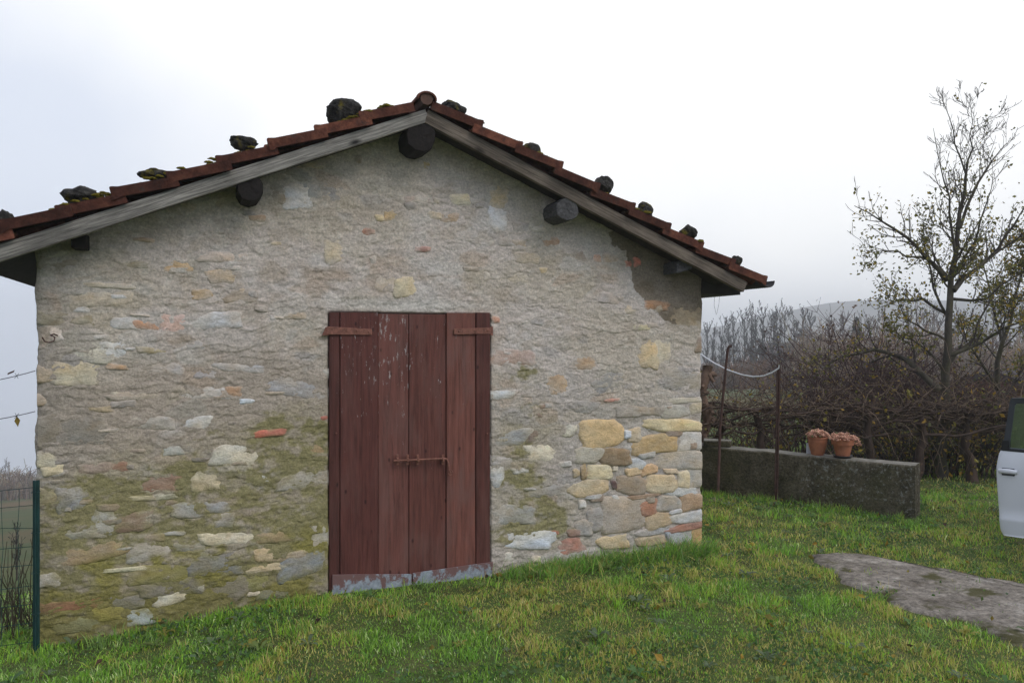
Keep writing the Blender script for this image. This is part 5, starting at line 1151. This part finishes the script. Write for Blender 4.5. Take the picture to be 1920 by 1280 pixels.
# broad-leaved rosettes and dry bents
ro = MB()
for k in range(420):
    x, y = scatter(1, 3.4, 9.0); 
    if not ok(x, y)[0]: continue
    c = np.array((x[0], y[0], float(ground_z(x[0], y[0])) + 0.012)); n = rg.randint(5, 9); col = np.array([(0.11, 0.20, 0.05), (0.085, 0.165, 0.045), (0.16, 0.215, 0.06), (0.13, 0.17, 0.09), (0.26, 0.24, 0.05)][rg.randint(5)])
    L0 = rg.uniform(0.035, 0.085)
    for j in range(n):
        a = j * 6.283 / n + rg.uniform(-0.3, 0.3); L = L0 * rg.uniform(0.7, 1.2); u = np.array((math.cos(a), math.sin(a), 0)); w = np.array((-u[1], u[0], 0)) * L * 0.17; up = np.array((0, 0, L * rg.uniform(0.25, 0.6)))
        ro.add([c, c + u * L * 0.45 + w + up * 0.8, c + u * L * 0.45 - w + up * 0.8, c + u * L * 0.8 + w * 0.9 + up, c + u * L * 0.8 - w * 0.9 + up, c + u * L + up * 0.7], t=[[0, 1, 2], [1, 3, 2], [2, 3, 4], [3, 5, 4]], col=np.clip(col * rg.uniform(0.7, 1.25), 0, 0.6))
tag(ro.build('weeds', M_LEAF, None, True), 'flat rosettes of broad leaved weeds scattered in the grass', 'weeds', None, 'stuff')
x, y = scatter(2600, 3.3, 9.5); m = ok(x, y); x, y = x[m], y[m]; m = rg.rand(len(x)) < sstep(0.45, 0.65, fbm(x * 1.1 + 9, y * 1.1, 25)); x, y = x[m], y[m]; n = len(x)
v, q, t, c = blades(x, y, rg.uniform(0.07, 0.20, n), np.full(n, 0.0013), np.clip(rg.rayleigh(0.45, n), 0, 1.1), np.full(n, 5), 0.35)
tag(MB().add(v, q, t, c).build('dry_grass', M_GRASS, None), 'thin straw coloured dry grass stalks standing in the lawn', 'grass', None, 'stuff')
# clover and weed leaves
x, y = scatter(60000, 3.3, 10); m = ok(x, y); x, y = x[m], y[m]; k = rg.rand(len(x)) < sstep(0.46, 0.62, fbm(x * 1.3 + 3, y * 1.3, 35)) ; x, y = x[k], y[k]
c = np.stack([x, y, ground_z(x, y) + rg.uniform(0.01, 0.055, len(x))], -1)
wl_ = leaf_cloud(c, rg, 0.030, [(0.095, 0.190, 0.045), (0.075, 0.160, 0.040), (0.140, 0.225, 0.055), (0.115, 0.175, 0.085)], 1, 0.006)
tag(wl_.build('clover', M_LEAF, None), 'patches of clover and small broad leaved weeds in the grass', 'weeds', None, 'stuff')
x, y = scatter(760, 3.4, 11); m = ok(x, y); x, y = x[m], y[m]; c = np.stack([x, y, ground_z(x, y) + rg.uniform(0.02, 0.06, len(x))], -1)
fl = leaf_cloud(c, rg, 0.052, YEL + YEL + [(0.10, 0.05, 0.03), (0.05, 0.03, 0.022), (0.16, 0.08, 0.08)], 1, 0.004)
tag(fl.build('leaf_litter', M_LEAF, None), 'yellow and brown fallen leaves scattered in the grass', 'leaves', None, 'stuff')

# ------------------------------------------------------------------ mist
hz_ = MB().box((-1200, -1200, -180), (1200, 1200, 47)).build('haze', None, None); hz_['kind'] = 'stuff'; tag(hz_, 'thin pale mist over the valley and the hills', 'haze')
hm = bpy.data.materials.new('mist'); hm.use_nodes = True; hm.node_tree.nodes.clear()
ho_ = hm.node_tree.nodes.new('ShaderNodeOutputMaterial'); pv = hm.node_tree.nodes.new('ShaderNodeVolumePrincipled')
pv.inputs['Color'].default_value = (0.97, 0.985, 1.0, 1); pv.inputs['Density'].default_value = 0.0016; pv.inputs['Anisotropy'].default_value = 0.35
hm.node_tree.links.new(pv.outputs[0], ho_.inputs['Volume']); hz_.data.materials.append(hm)
